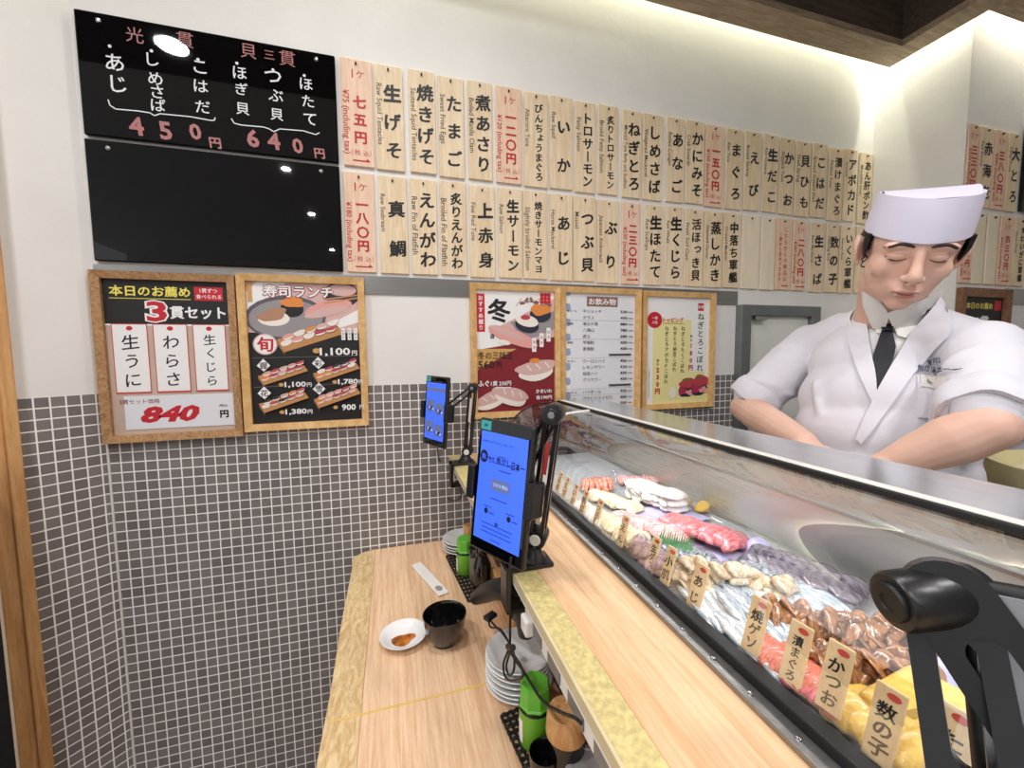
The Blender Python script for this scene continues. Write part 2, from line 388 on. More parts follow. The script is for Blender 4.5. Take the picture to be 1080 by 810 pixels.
# wooden door post at the left end of the tiles
nn = V((dd.y, -dd.x, 0)) * -1
if nn.x < 0: nn = -nn
M = frame(p0 + nn * .004, dd, (0, 0, 1))
mb = MB(); n_ = M.to_3x3() @ V((0, 0, 1)); sgn = 1 if n_.dot(nn) > 0 else -1
mb.box((0, 0, -.06 if sgn > 0 else -.014), (.020, 2.0, .014 if sgn > 0 else .06), None, M, .002)
mb.box((.019, 0, -.08 if sgn > 0 else .0), (.046, 2.0, .0 if sgn > 0 else .08), None, M, .002)
struct(mb.build('trim_1', 'post_wood'))
# stainless band under the plaques, ends of the rail that carries the lower row
struct(MB().box((XL + .005, -.004, 1.462), (1.235, 0, 1.512)).build('trim_2', 'steel'))
struct(MB().box((XR + .28, YC - .004, 1.455), (2.9, YC, 1.512)).build('trim_3', 'steel'))
# ceiling beam frame: three runs that follow the wall, the column and its front
mb = MB(); BZ = 2.36
for z0_, z1_, e_, m_ in ((BZ, BZ + .022, 0, 'beam_wood'), (BZ + .022, 2.6, .004, 'beam_dark')):
    mb.box((-1.6, -.165 + e_, z0_), (1.845, -.078, z1_), m_)
    mb.box((1.76 + e_, -.43 + e_, z0_), (1.845, -.165 + e_, z1_), m_); mb.box((1.845, -.43 + e_, z0_), (3.0, -.345, z1_), m_)
struct(mb.build('trim_4', 'beam_wood'))
# the recess between the beams is boarded dark
struct(MB().box((-1.6, -1.1, 2.575), (1.76, -.165, 2.6)).build('ceiling_recess', 'beam_dark'))
struct(MB().tube([(XL + .0015, -.0015, 0), (XL + .0015, -.0015, TZ)], .0028, 8).build('trim_5', 'plastic_white'))
# grey aluminium sliding hatch in the back wall, with frosted pane
d1 = MB(); x0, x1, z0, z1 = 1.232, 1.62, .2, 1.462
d1.box((x0, -.03, z0), (x0 + .045, .02, z1), bev=.003); d1.box((x1 - .045, -.03, z0), (x1, .02, z1), bev=.003)
d1.box((x0 + .045, -.03, z1 - .04), (x1 - .045, .02, z1), bev=.003); d1.box((x0 + .045, -.03, z0), (x1 - .045, .02, z0 + .045), bev=.003)
do = struct(d1.build('door_1', 'aluminium'))
mat('frosted_pane', (234, 234, 228), .04, 5, rough=.3, bump=.1, bscale=14)
do2 = MB().box((x0 + .045, -.012, z0 + .045), (x1 - .045, .0, z1 - .04)).build('door_pane', 'frosted_pane', do)
struct(MB().box((1.235, -.001, TZ + .0), (1.62, .05, 1.47)).build('wall_back_hatch', 'plaster')) if False else None
MB().box((x0 + .06, -.036, 1.405), (x0 + .11, -.012, 1.42), bev=.002).build('door_latch', 'steel', do)

# ------------------------------------------------------------------ seat counter, ledge, riser
YB = -1.62
t = thing('counter_table', (0, -.8, 0), 'low pale wood eating counter running along the tiled wall to the foreground', 'counter')
mb = MB()
mb.box((-.066, YB, .68), (.254, -.003, .72), bev=.002); mb.build('tabletop', 'table_wood', t)
edge = [(-.066, -.003), (-.098, -.012), (-.1235, -.036)] + [(-.1235 + .012 * (k / 20) + .0012 * math.sin(k * 1.3), -.036 - (k / 20) * 1.58) for k in range(1, 21)] + [(-.066, YB)]
MB().prism(edge, .68, .7202).build('waney_edge', 'sap_wood', t)
MB().box((-.112, -.5765, .719), (.253, -.5725, .7206)).build('seam', 'seam_yellow', t)
MB().box((-.04, YB, 0), (.0, -.01, .68)).build('front_panel', 'post_wood', t)
t = thing('serving_ledge', (.22, -.8, .98), 'raised pale wood serving ledge with a gold front band below the glass case', 'ledge')
MB().box((.19, YB, .958), (.306, -.003, .98), bev=.001).build('shelf_board', 'ledge_wood', t)
MB().box((.158, YB, .959), (.19, -.003, .98), bev=.001).build('gold_band', 'gold_band', t)
mat('edge_cream', (206, 190, 150), .05, 30, rough=.5)
MB().box((.1545, YB, .966), (.158, -.003, .9795)).build('edge_strip', 'edge_cream', t); MB().box((.1555, YB, .9605), (.158, -.003, .966)).build('white_bead', 'plastic_white', t)
MB().box((.255, YB, .72), (.275, -.003, .958)).build('riser_panel', 'frame_brown', t)
# work counter behind the case
t = thing('work_counter', (.95, -.9, 0), 'steel work counter behind the glass case in front of the chef', 'counter')
MB().box((.64, YB, .94), (.875, -.02, .97), bev=.003).build('worktop', 'steel', t)
MB().box((.66, YB, 0), (.86, -.04, .94)).build('cabinet_body', 'steel_dull', t)

# ------------------------------------------------------------------ glass display case
CE = -.075                                      # far end of the case, near the back wall
prof = [(.316, .992), (.318, 1.02), (.323, 1.05), (.333, 1.08), (.350, 1.105), (.378, 1.125), (.42, 1.137), (.484, 1.142)]
def smoothp(P, k=5):
    Q = []
    for i in range(len(P) - 1):
        a, b, c, d = [V((*P[max(0, min(len(P) - 1, i + q))], 0)) for q in (-1, 0, 1, 2)]
        for j in range(k):
            t = j / k; Q.append(tuple((.5 * ((2 * b) + (c - a) * t + (2 * a - 5 * b + 4 * c - d) * t * t + (3 * b - a - 3 * c + d) * t ** 3))[:2]))
    return Q + [P[-1]]
pf = smoothp(prof)
case = thing('display_case', (.45, -.8, .98), 'long refrigerated glass case full of fish between the ledge and the chef', 'display case')
MB().box((.289, YB, .9802), (.306, CE, .986), bev=.001).build('sill', 'steel_dull', case)
MB().box((.306, YB, .978), (.322, CE, .996), bev=.002).build('front_rail', 'rubber_black', case)
for k in range(26): MB().lathe([(.0, .0012), (.0022, .001), (.0028, 0)], (.2965, -.12 - k * .044, .986), 8).build('rivet', 'screw_metal', case)
def sheet(P, y0, y1, th=0.0): return MB().quadgrid(lambda u, v: V((P[round(u * (len(P) - 1))][0], y0 + (y1 - y0) * v, P[round(u * (len(P) - 1))][1])), len(P) - 1, 1)
sheet(pf, -.29, YB).build('front_glass', 'clear_glass', case, smooth=60)
sheet(pf, CE, -.283).build('end_hood', 'smoke_glass', case, smooth=60)
MB().tube([(x, -.2865, z + .0005) for x, z in pf], .0028, 6).build('joint_strip', 'plastic_white', case, smooth=60)
endp = [(x, z) for x, z in pf] + [(.60, 1.142), (.60, .974), (.324, .974), (.324, .992)]
ME = frame((0, CE, 0), (1, 0, 0), (0, 0, 1))
MB().prism(endp, 0, .004, None, ME).build('end_panel', 'smoke_glass', case)
MB().tube([(x, CE - .002, z) for x, z in pf], .003, 6).build('end_trim', 'smoke_glass', case, smooth=60)
MB().box((.482, YB, 1.136), (.4905, CE, 1.1455), bev=.001).build('gasket', 'rubber_black', case)
MB().box((.4905, YB, 1.128), (.505, CE, 1.1465), bev=.002).build('top_rim', 'plastic_white', case)
MB().box((.505, YB, 1.13), (.623, CE, 1.1445), bev=.001).build('steel_top', 'steel_top', case)
MB().box((.596, YB, .972), (.604, CE, 1.13)).build('rear_doors', 'steel_door', case)
mb = MB(); mb.box((.590, YB, 1.062), (.596, CE, 1.067)); mb.build('door_track', 'steel', case)
mb = MB(); mb.box((.323, YB, .964), (.604, CE, .972)); mb.build('case_floor', 'steel_polished', case)
for k, y in enumerate((-.285, -.64, -.995, -1.35)):
    pass
l = area('case_light', (.455, -.8, 1.127), 1.35, 1.7, (.93, .96, 1.0), (0, math.radians(12), PI / 2), .012, 'RECTANGLE')
l.rotation_euler = (0, 0, PI / 2)

mb = MB(); mb.box((.326, YB, .972), (.588, CE - .006, .976), bev=.001); mat('tray_grey', (170, 172, 174), .05, 20, rough=.3); mb.build('tray_liner', 'tray_grey', case)
# padded black bench backs beyond the post
t = thing('padded_bench', (-.93, -.22, 0), 'black padded bench back beyond the wooden post at the left edge', 'bench')
Mn = frame(p0 + dd * .052 + V((0, 0, 0)), dd, (0, 0, 1))
for k in range(3): MB().box((0.012, .02 + k * .36, -.07), (.5, .02 + k * .36 + .355, -.02), None, Mn, .018, 4).build('back_cushion', 'rubber_black', t, 50)
MB().box((0.012, 0, -.10), (.5, 1.12, -.071), None, Mn, .003).build('back_board', 'dark_void', t)
# ------------------------------------------------------------------ black boards with chalk writing
def board(name, x0, x1, z0, z1, label):
    t = thing(name, ((x0 + x1) / 2, 0, (z0 + z1) / 2), label, 'board', 'black writing boards')
    MB().box((x0, -.012, z0), (x1, -.001, z1), bev=.003).build('panel', 'board_black', t)
    for px in (x0 + .045, x1 - .045):
        MB().lathe([(0, .004), (.004, .0035), (.0055, .001), (.0055, 0)], (0, 0, 0), 12, None, WALLF(px, z1 - .018, -.012)).build('screw', 'screw_metal', t)
    return t
b1 = board('chalkboard', -.667, -.122, 1.805, 2.078, 'upper black glossy board with white and pink chalk prices 450 and 640')
board('chalkboard', -.668, -.122, 1.519, 1.797, 'lower black glossy board with nothing written on it, under the chalked one')
def bp(px, py): p = atY(px, py, -.012); return p.x + .3945, p.z - 1.9415
f = Flat(WALLF(-.3945, 1.9415, -.012), .0003)
def chalk(s, px, py, h, m, bold=.0, sh=0): x, y = bp(px, py); f.text(s, x, y, m, h=h, bold=bold, shear=sh)
for s, px, py, h in (('光', 142, 37, .034), ('三', 169, 43, .022), ('貫', 195, 42, .034), ('貝', 262, 54, .034), ('三', 284, 58, .02), ('貫', 303, 62, .036)): chalk(s, px, py, h, 'chalk_pink')
f.build('chalk_heading', b1); f = Flat(WALLF(-.3945, 1.9415, -.012), .0003)
for col in ([('あ', 121, 66), ('じ', 125, 89)], [('し', 161, 63, ), ('め', 164, 83), ('さ', 166, 97), ('ば', 167, 111)], [('こ', 211, 71), ('は', 212, 91), ('だ', 214, 113)],
            [('ほ', 253, 77), ('ぎ', 255, 94), ('貝', 256, 115)], [('つ', 288, 81), ('ぶ', 291, 101), ('貝', 292, 121)], [('ほ', 323, 89), ('た', 325, 107), ('て', 327, 126)]):
    for s, px, py in col: chalk(s, px, py, .029 if len(col) > 2 else .037, 'chalk_white', .012)
for px, py in ((116, 49), (160, 54), (209, 63), (250, 67), (288, 74), (321, 80)): x, y = bp(px, py); f.disc(x, y, .0035, .0035, 'chalk_white')
f.build('chalk_list', b1); f = Flat(WALLF(-.3945, 1.9415, -.012), .0003)
for s, px, py, h in (('4', 144, 133, .042), ('5', 175, 138, .042), ('0', 206, 139, .038), ('円', 227, 151, .026), ('6', 267, 146, .044), ('4', 289, 149, .042), ('0', 314, 154, .038), ('円', 337, 162, .026)): chalk(s, px, py, h, 'chalk_pink', .03, -.1)
f.build('chalk_price', b1); f = Flat(WALLF(-.3945, 1.9415, -.012), .0003)
for pts in ([(114, 105), (116, 111), (122, 115), (145, 117), (158, 119), (163, 122), (169, 120), (200, 123), (222, 127), (226, 127), (227, 124)],
            [(244, 125), (247, 130), (255, 132), (278, 134), (284, 136), (289, 139), (295, 136), (320, 138), (333, 142), (337, 140)]): f.line([bp(*p) for p in pts], .0025, 'chalk_white')
f.build('chalk_brace', b1)

# ------------------------------------------------------------------ hanging wooden plaques
def plaque(x0, x1, z0, z1, y, jp, en, kind, label, group, tail=None):
    W, H = x1 - x0, z1 - z0; cx, cz = (x0 + x1) / 2, (z0 + z1) / 2
    t = thing('wooden_plaque', (cx, y, cz), label, 'menu plaque', group)
    wm = {'k': 'plaque_wood', 'r': 'plaque_wood_red', 'b': 'plaque_wood_pale'}[kind]
    MB().box((x0, y - .007, z0), (x1, y - .001, z1), bev=.0012, seg=1).build('board', wm, t)
    M = WALLF(cx, cz, y - .007)
    MB().ell((0, H / 2 - .012, .003), (.0028, .0036, .004), None, M, nu=8, nv=6).build('nail', 'pin_metal', t)
    if not jp: return t
    f = Flat(M, .0003); f2 = Flat(M, .0003)
    if kind == 'r':
        f.text('１ヶ' if False else '1', -.010, H / 2 - .038, 'ink_red', h=.022, bold=.0); f.text('ケ', .010, H / 2 - .038, 'ink_red', h=.020, bold=.0)
        top = H / 2 - .066; bot = -H / 2 + .052
        if len(jp) == 3: top -= .02
        f.column(jp, .006, top, bot, .040, 'ink_red', .04)
        f.text('税', -.004, -H / 2 + .036, 'ink_red', h=.014, bold=0); f.text('込', .018, -H / 2 + .036, 'ink_red', h=.014, bold=0)
        f.line([(-.016, -H / 2 + .044), (-.018, -H / 2 + .036), (-.016, -H / 2 + .028)], .001, 'ink_red'); f.line([(.029, -H / 2 + .044), (.031, -H / 2 + .036), (.029, -H / 2 + .028)], .001, 'ink_red')
        f.rect(-.016, -H / 2 + .013, .028, -H / 2 + .0165, 'ink_red').poly([(.028, -H / 2 + .013), (.022, -H / 2 + .022), (.018, -H / 2 + .0165)], 'ink_red')
        f2.text(en, -W / 2 + .009, -.026, 'ink_red', w=H * .60, bold=.012, rot=-PI / 2)
    elif kind == 'n':
        pass
    else:
        n = len(jp); top = H / 2 - (.030 if n > 3 else .034); bot = -H / 2 + .016
        f.column(jp, .009, top, bot, .050 if n < 5 else .042, 'ink_black', .045, .95, .08)
        if en:
            L = min(H * .72, .0085 * len(en)); f2.text(en, -W / 2 + .011, H / 2 - .05 - L / 2, 'ink_grey', w=L, bold=.006, rot=-PI / 2)
    f.build('lettering', t)
    if en and kind != 'b': f2.build('english_caption', t)
    return t
def note(x0, x1, z0, z1, y, label, group):
    W, H = x1 - x0, z1 - z0; cx, cz = (x0 + x1) / 2, (z0 + z1) / 2
    t = thing('wooden_plaque', (cx, y, cz), label, 'menu plaque', group)
    MB().box((x0, y - .007, z0), (x1, y - .001, z1), bev=.0012, seg=1).build('board', 'plaque_wood_red', t)
    M = WALLF(cx, cz, y - .007); MB().ell((0, H / 2 - .012, .003), (.0028, .0036, .004), None, M, nu=8, nv=6).build('nail', 'pin_metal', t)
    f = Flat(M, .0003); f.column('こちらからの商品は', .010, H / 2 - .03, -H / 2 + .03, .026, 'ink_red', .01); f.column('1貫から提供できます', -.016, H / 2 - .05, -H / 2 + .03, .024, 'ink_red', .01)
    f.rect(-.006, -H / 2 + .013, .028, -H / 2 + .017, 'ink_red'); f.build('lettering', t)
top = [('七五円', '¥75 (including tax)'), ('生げそ', 'Raw Squid Tentacles'), ('焼きげそ', 'Sauteed Squid Tentacles'), ('たまご', 'Sweet Fried Eggs'), ('煮あさり', 'Boiled Manila Clam'), ('一二〇円', '¥120 (including tax)'),
       ('びんちょうまぐろ', 'Albacore Tuna'), ('いか', 'Raw Squid'), ('トロサーモン', 'Fatty Salmon'), ('炙りトロサーモン', 'Broild Fatty Salmon'), ('ねぎとろ', 'Minced Tuna Belly and Scallion'), ('しめさば', 'Vinegared Mackerel'),
       ('あなご', 'Boiled Conger'), ('かにみそ', 'Crab Innards'), ('一五〇円', '¥150 (including tax)'), ('まぐろ', 'Raw Tuna'), ('えび', 'Boiled Shrimp'), ('生だこ', 'Raw Octopus'), ('かつお', 'Skipjack Tuna'), ('貝ひも', 'Shell String'),
       ('こはだ', 'Spotted Gizzard Shad'), ('漬けまぐろ', 'Pickled Tuna'), ('アボカド', 'Avocado'), ('あん肝ポン酢', 'Monkfish Liver')]
bot = [('一八〇円', '¥180 (including tax)'), ('真鯛', 'Raw Seabream'), ('えんがわ', 'Raw Fin of Flatfish'), ('炙りえんがわ', 'Broiled Fin of Flatfish'), ('上赤身', 'Fine Red Tuna'), ('生サーモン', 'Raw Salmon'), ('焼きサーモンマヨ', 'Slightly broiled Salmon'),
       ('あじ', 'Horse Mackerel'), ('つぶ貝', 'Mussel'), ('ぶり', 'Japanese Amberjack'), ('二三〇円', '¥230 (including tax)'), ('生ほたて', 'Raw Scallops'), ('生くじら', 'Raw Whale'), ('活ほっき貝', 'Fresh Surf Clam'), ('蒸しかき', 'Steamed Oyster'),
       ('中落ち軍艦', 'Chopped Medium'), ('', ''), ('', ''), ('note', ''), ('二八〇円', '¥280 (including tax)'), ('生さば', 'Raw Mackerel'), ('数の子', 'Herring Roe'), ('いくら軍艦', 'Salmon Roe'), ('中とろ', 'Raw Tuna')]
tx = [(-.11, -.031), (-.026, .05), (.065, .138), (.146, .22), (.232, .304), (.316, .396), (.404, .481), (.488, .564), (.573, .644), (.654, .726), (.742, .813), (.82, .896), (.913, .983), (.991, 1.067), (1.073, 1.149), (1.161, 1.233), (1.245, 1.316), (1.33, 1.40), (1.411, 1.478), (1.488, 1.562), (1.57, 1.644), (1.659, 1.736), (1.741, 1.808), (1.824, 1.896)]
bx = [(-.113, -.035), (-.024, .053), (.062, .136), (.145, .222), (.232, .309), (.319, .395), (.4, .479), (.487, .564), (.569, .647), (.654, .733), (.745, .814), (.828, .902), (.913, .982), (.993, 1.071), (1.077, 1.156), (1.16, 1.235), (1.245, 1.324), (1.335, 1.401), (1.405, 1.481), (1.491, 1.559), (1.578, 1.648), (1.663, 1.729), (1.739, 1.814), (1.829, 1.897)]
def lab(jp, en, row, kind):
    if kind == 'r': return 'pinkish wooden price plaque with red %s (%s) in the %s row' % (jp, en.split(' ')[0], row)
    return 'pale wooden menu plaque lettered %s, %s, %s row' % (jp, en, row)
for row, names, xs, za, zb in (('top', top, tx, 1.806, 2.083), ('bottom', bot, bx, 1.523, 1.79)):
    for i, ((jp, en), (x0, x1)) in enumerate(zip(names, xs)):
        j = rnd.uniform(-.003, .003); g = 'wooden menu plaques on the back wall'
        if jp == 'note': note(x0, x1, za + j, zb + j, 0, 'pinkish wooden plaque with two columns of small red writing, bottom row', g)
        elif not jp: plaque(x0, x1, za + j, zb + j, 0, '', '', 'b', 'blank wooden plaque %s in the bottom row' % ('just right of 中落ち軍艦' if i == 16 else 'just left of the small red note'), g)
        else:
            k = 'r' if '円' in jp else 'k'
            plaque(x0, x1, za + j, zb + j, 0, jp, en, k, lab(jp, en, row, k), g)
g = 'wooden menu plaques on the column front'
for jp, en, x0, x1, k, row in (('三三〇円', '¥330 (including tax)', 1.903, 1.957, 'r', 1), ('赤海老', 'Red Shrimp', 1.964, 2.037, 'k', 1), ('三八〇円', '¥380 (including tax)', 2.047, 2.115, 'r', 1), ('大とろ', 'Fatty Tuna', 2.125, 2.19, 'k', 1),
                               ('三八〇円', '¥380 (including tax)', 1.903, 1.962, 'r', 0), ('', 'l', 1.968, 2.028, 'b', 0), ('', 'r', 2.042, 2.103, 'b', 0), ('四三〇円', '¥430 (including tax)', 2.115, 2.19, 'r', 0), ('ずわいがに軍艦', 'Snow Crab', 2.2, 2.275, 'k', 0)):
    z0, z1 = (1.785, 2.055) if row else (1.522, 1.768)
    L = ('blank wooden plaque on the column front, %s of the two' % {'l': 'left', 'r': 'right'}.get(en)) if not jp else ('%s wooden plaque with %s on the column front, %s row' % ('pinkish' if k == 'r' else 'pale', ('red ' if k == 'r' else 'black ') + jp, 'top' if row else 'bottom'))
    plaque(x0, x1, z0, z1, YC, jp, en, k, L, g)
t = thing('chalkboard', (2.45, YC, 1.93), 'black board on the column front at the right edge of the photo', 'board')
MB().box((2.215, YC - .012, 1.79), (2.7, YC - .001, 2.09), bev=.003).build('panel', 'board_black', t)

# ------------------------------------------------------------------ framed posters
def poster(x0, x1, z0, z1, label, fm='frame_wood', fw=.018, y=0.0, tilt=0.0, sheet='paper', cat='poster', group='framed menu posters'):
    cx, cz = (x0 + x1) / 2, (z0 + z1) / 2; W, H = x1 - x0, z1 - z0
    t = thing('framed_poster', (cx, y, cz), label, cat, group); t['_local'] = 1
    I = Matrix(((1, 0, 0, 0), (0, 0, -1, 0), (0, 1, 0, 0), (0, 0, 0, 1)))
    mb = MB(); a, b = W / 2, H / 2
    for p, q, c, d in (((-a, -b), (a, -b), (a - fw, -b + fw), (-a + fw, -b + fw)), ((a, -b), (a, b), (a - fw, b - fw), (a - fw, -b + fw)), ((a, b), (-a, b), (-a + fw, b - fw), (a - fw, b - fw)), ((-a, b), (-a, -b), (-a + fw, -b + fw), (-a + fw, b - fw))):
        mb.add([I @ V((*p, .001)), I @ V((*q, .001)), I @ V((*c, .001)), I @ V((*d, .001)), I @ V((*p, .019)), I @ V((*q, .019)), I @ V((*c, .015)), I @ V((*d, .015))],
               [(3, 2, 1, 0), (4, 5, 6, 7), (0, 1, 5, 4), (2, 3, 7, 6), (1, 2, 6, 5), (3, 0, 4, 7)])
    mb.build('picture_frame', fm, t)
    MB().box((-a + fw * .9, -.006, -b + fw * .9), (a - fw * .9, -.002, b - fw * .9)).build('poster_sheet', sheet, t)
    f = Flat(I, .0064); t.rotation_euler = (tilt, 0, 0)
    return t, f, a - fw, b - fw
def rice(f, cx, cy, s, top, rot=.2, stripe='print_rose'):
    """one printed piece of sushi"""
    f.disc(cx, cy - s * .16, s * .95, s * .42, 'print_rice', rot, wob=.04); f.disc(cx, cy + s * .10, s * 1.12, s * .36, top, rot, wob=.06)
    c, q = math.cos(rot), math.sin(rot)
    for k in (-.5, 0, .5): f.line([(cx + s * (k * c - .2 * q), cy + s * (.10 + k * q + .2 * c)), (cx + s * ((k + .2) * c + .14 * q), cy + s * (.10 + (k + .2) * q - .12 * c))], s * .05, stripe)
def board_of_sushi(f, cx, cy, w, seed):
    r = random.Random(seed); h = w * .3
    f.poly([(cx - w / 2, cy - h * .2), (cx + w * .42, cy + h * .55), (cx + w / 2, cy + h * .1), (cx - w * .40, cy - h * .9)], 'print_wood')
    f.poly([(cx - w / 2, cy - h * .2), (cx - w * .40, cy - h * .9), (cx - w * .39, cy - h * 1.1), (cx - w * .5, cy - h * .42)], 'frame_brown')
    cols = ['print_tuna', 'print_pink', 'print_orange', 'print_rose', 'print_rice', 'print_magenta', 'print_black']
    for k in range(5):
        for q in (1, 0):
            x = cx - w * .36 + w * .17 * k + q * .03 * w; y = cy - h * .35 + h * .19 * k + (h * .32 if q else -.02 * h)
            rice(f, x, y, w * .085, cols[r.randrange(7)], .35)
# 1 daily three-piece set, in a worn frame
t, f, a, b = poster(-.678, -.382, 1.082, 1.497, 'framed daily special sheet in worn wood with red price 840, leftmost on the wall', 'frame_old', sheet='clear_sleeve')
f.rect(-a, b - .107, a, b, 'print_black'); f.rect(-a, b - .111, a, b - .107, 'print_white')
f.text('本日のお薦め', -.035, b - .027, 'print_yellow', h=.026, w=.165, bold=.035); f.rect(-.118, b - .046, .048, b - .0445, 'print_yellow')
f.rect(.056, b - .047, .118, b - .013, 'print_red'); f.text('1貫ずつ', .087, b - .022, 'print_white', h=.011, bold=.02); f.text('食べられる', .087, b - .037, 'print_white', h=.011, w=.055, bold=.02)
f.text('3', -.025, b - .076, 'print_white', h=.056, w=.05, bold=.09); f.text('3', -.025, b - .076, 'print_red', h=.05, w=.042, bold=.03); f.text('貫セット', .062, b - .078, 'print_white', h=.032, w=.12, bold=.05)
for cx, s in ((-.083, '生うに'), (.0, 'わらさ'), (.083, '生くじら')):
    f.rect(cx - .036, -.088, cx + .036, .083, 'seal_red'); f.rect(cx - .034, -.084, cx + .034, .081, 'print_white')
    f.column(s, cx, .062, -.078, .05, 'ink_black', .012, .8, .12); f.disc(cx, .072, .0065, .0055, 'print_red')
f.rect(-a + .025, -b + .012, a, -.094, 'print_palegrey'); f.text('3貫セット価格', -.073, -.108, 'print_darkred', h=.012, bold=.01)
f.text('840', -.012, -.142, 'print_red', h=.042, w=.125, bold=.05, shear=.25); f.text('円', .105, -.148, 'ink_black', h=.020, bold=.05); f.text('(税込)', .104, -.126, 'ink_black', h=.008)
f.build('print', t)
# 2 sushi lunch
t, f, a, b = poster(-.378, -.07, 1.092, 1.503, 'framed dark sushi lunch poster with white prices, second from the left')
f.rect(-a, -b, a, b, 'print_black'); f.rect(-a, .055, a, b, 'print_rose')
f.poly([(-a, .055), (-a, .10), (-.04, b), (-.11, b), (-a, .16)], 'print_white'); f.disc(-.045, .095, .098, .058, 'print_slate', .05); f.disc(-.045, .093, .09, .05, 'print_grey', .05)
f.disc(.095, .16, .045, .034, 'print_navy'); f.disc(.095, .172, .038, .016, 'print_rose')
f.poly([(.0, .04), (a, .085), (a, .12), (.10, .10)], 'print_white')
f.disc(-.03, .118, .028, .022, 'print_black'); f.disc(-.028, .136, .028, .014, 'print_orange', wob=.1); f.disc(-.075, .092, .038, .02, 'print_rice'); f.disc(-.078, .102, .036, .016, 'print_kraft', .3, wob=.1)
f.disc(.06, .122, .062, .020, 'print_pink', .25); f.disc(.055, .112, .058, .012, 'print_rose', .25); f.line([(.05, .135), (a, .152)], .004, 'print_wood'); f.line([(.05, .145), (a, .160)], .004, 'print_wood')
[f.text('寿司ランチ', -.012 + dx, b - .023 + dy, 'print_darkred', h=.034, w=.17, bold=.05) for dx, dy in ((-.0018, 0), (.0018, 0), (0, .0018), (0, -.0018))]; f.text('寿司ランチ', -.012, b - .023, 'print_white', h=.034, w=.17, bold=.05)
f.rect(-.132, .135, -.122, b - .004, 'print_gold')
f.disc(-.098, .024, .029, .028, 'print_rose'); f.disc(-.098, .024, .026, .025, 'print_white'); f.text('旬', -.098, .024, 'print_red', h=.04, bold=.06)
board_of_sushi(f, .012, .047, .165, 3)
for cx in (.095, .111, .127): f.rect(cx - .005, .035, cx + .005, .068, 'print_white'); f.column('にぎり', cx, .066, .037, .009, 'ink_black', .01)
f.text('1,100', .072, .002, 'print_white', h=.024, w=.078, bold=.03); f.text('円', .122, -.001, 'print_white', h=.014); f.disc(.025, .006, .009, .007, 'print_gold')
for cx, cy, s, p, sd in ((-.058, -.052, '握', '1,100', 4), (.075, -.048, '彩', '1,780', 5), (-.058, -.125, '花', '1,380', 6), (.075, -.118, '雪', '900', 8)):
    f.poly([(cx - .062, cy + .02), (cx - .046, cy + .038), (cx - .03, cy + .02), (cx - .046, cy + .004)], 'print_white'); f.text(s, cx - .046, cy + .02, 'ink_black', h=.018)
    board_of_sushi(f, cx, cy, .12, sd); f.text(p, cx + .028, cy - .033, 'print_white', h=.017, w=.052 if len(p) > 3 else .036, bold=.03); f.text('円', cx + .062, cy - .034, 'print_white', h=.012); f.disc(cx - .006, cy - .032, .006, .005, 'print_gold')
f.line([(-a + .01, -.012), (a - .01, -.008)], .0006, 'print_grey'); f.line([(-a + .01, -.088), (a - .01, -.084)], .0006, 'print_grey')
f.build('print', t)
# 3 winter
t, f, a, b = poster(.228, .519, 1.092, 1.503, 'framed red and white winter sushi poster with price 560, right of the far tablet')
f.rect(-a, -b, a, b, 'print_darkred'); f.rect(-a, .005, a, b, 'print_white')
f.poly([(-.09, .06), (a, b - .02), (a, .005), (.0, .005)], 'print_rose'); f.poly([(-.02, .09), (a, b - .06), (a, .07), (.03, .03)], 'print_grey')
f.poly([(-a, .005), (a, .045), (a, -.02), (-a, -.09)], 'print_darkred'); f.poly([(-a, -.058), (-a, .008), (.0, .008)], 'print_gold')
f.rect(-.125, .06, -.100, b - .012, 'print_red'); f.column('おすすめ握り', -.1125, b - .016, .064, .019, 'print_white', .03); f.text('冬', -.055, .125, 'ink_black', h=.075, w=.075, bold=.06); f.column('厳選', -.078, .08, .035, .018, 'ink_black', .02)
for k in range(7): f.line([(.0 + k * .012, .14 + .004 * k), (.018 + k * .014, .165 - .003 * k)], .0015, 'print_darkred'); f.disc(.02 + k * .015, .15 + .012 * math.sin(k), .009, .005, 'print_brown', k)
for k in range(9): f.disc(.085 + .012 * (k % 3), .155 + .011 * (k // 3), .0065, .0065, 'print_red')
f.disc(.08, .115, .036, .024, 'print_navy'); f.disc(.08, .13, .034, .017, 'print_orange', wob=.1); f.disc(.035, .082, .04, .024, 'print_navy', -.2); f.disc(.035, .095, .038, .018, 'print_rice', -.2); f.disc(.03, .106, .016, .008, 'print_tuna')
f.disc(-.01, .045, .085, .022, 'print_pink', -.35); f.disc(-.03, .058, .06, .010, 'print_rose', -.35)
f.disc(-.04, .028, .020, .008, 'print_rice', -.2)
f.text('冬の三味王', -.068, -.012, 'ink_black', h=.024, w=.112, bold=.01); f.text('560', -.098, -.04, 'ink_black', h=.023, w=.05, bold=.01); f.text('円', -.058, -.041, 'ink_black', h=.018)
for x, y in ((.058, .02), (.083, .035), (.107, .052)): f.rect(x - .007, y - .022, x + .007, y + .022, 'print_white'); f.column('白子', x, y + .018, y - .018, .012, 'ink_black', .01)
rice(f, .065, -.058, .062, 'print_rose', .15, 'print_white'); f.disc(.06, -.03, .018, .008, 'print_orange'); rice(f, -.085, -.148, .05, 'print_rose', .35, 'print_white'); rice(f, -.02, -.138, .055, 'print_rose', -.25, 'print_white')
f.text('ふぐ', -.108, -.098, 'print_white', h=.02, w=.036, bold=.05); f.text('1貫 230円', -.052, -.099, 'print_white', h=.015, bold=.03); f.rect(-.07, -.114, -.02, -.111, 'print_white')
f.text('かまいわ', .09, -.128, 'print_white', h=.013, w=.055, bold=.05); f.text('各190円', .09, -.148, 'print_white', h=.014, w=.055, bold=.05)
f.build('print', t)
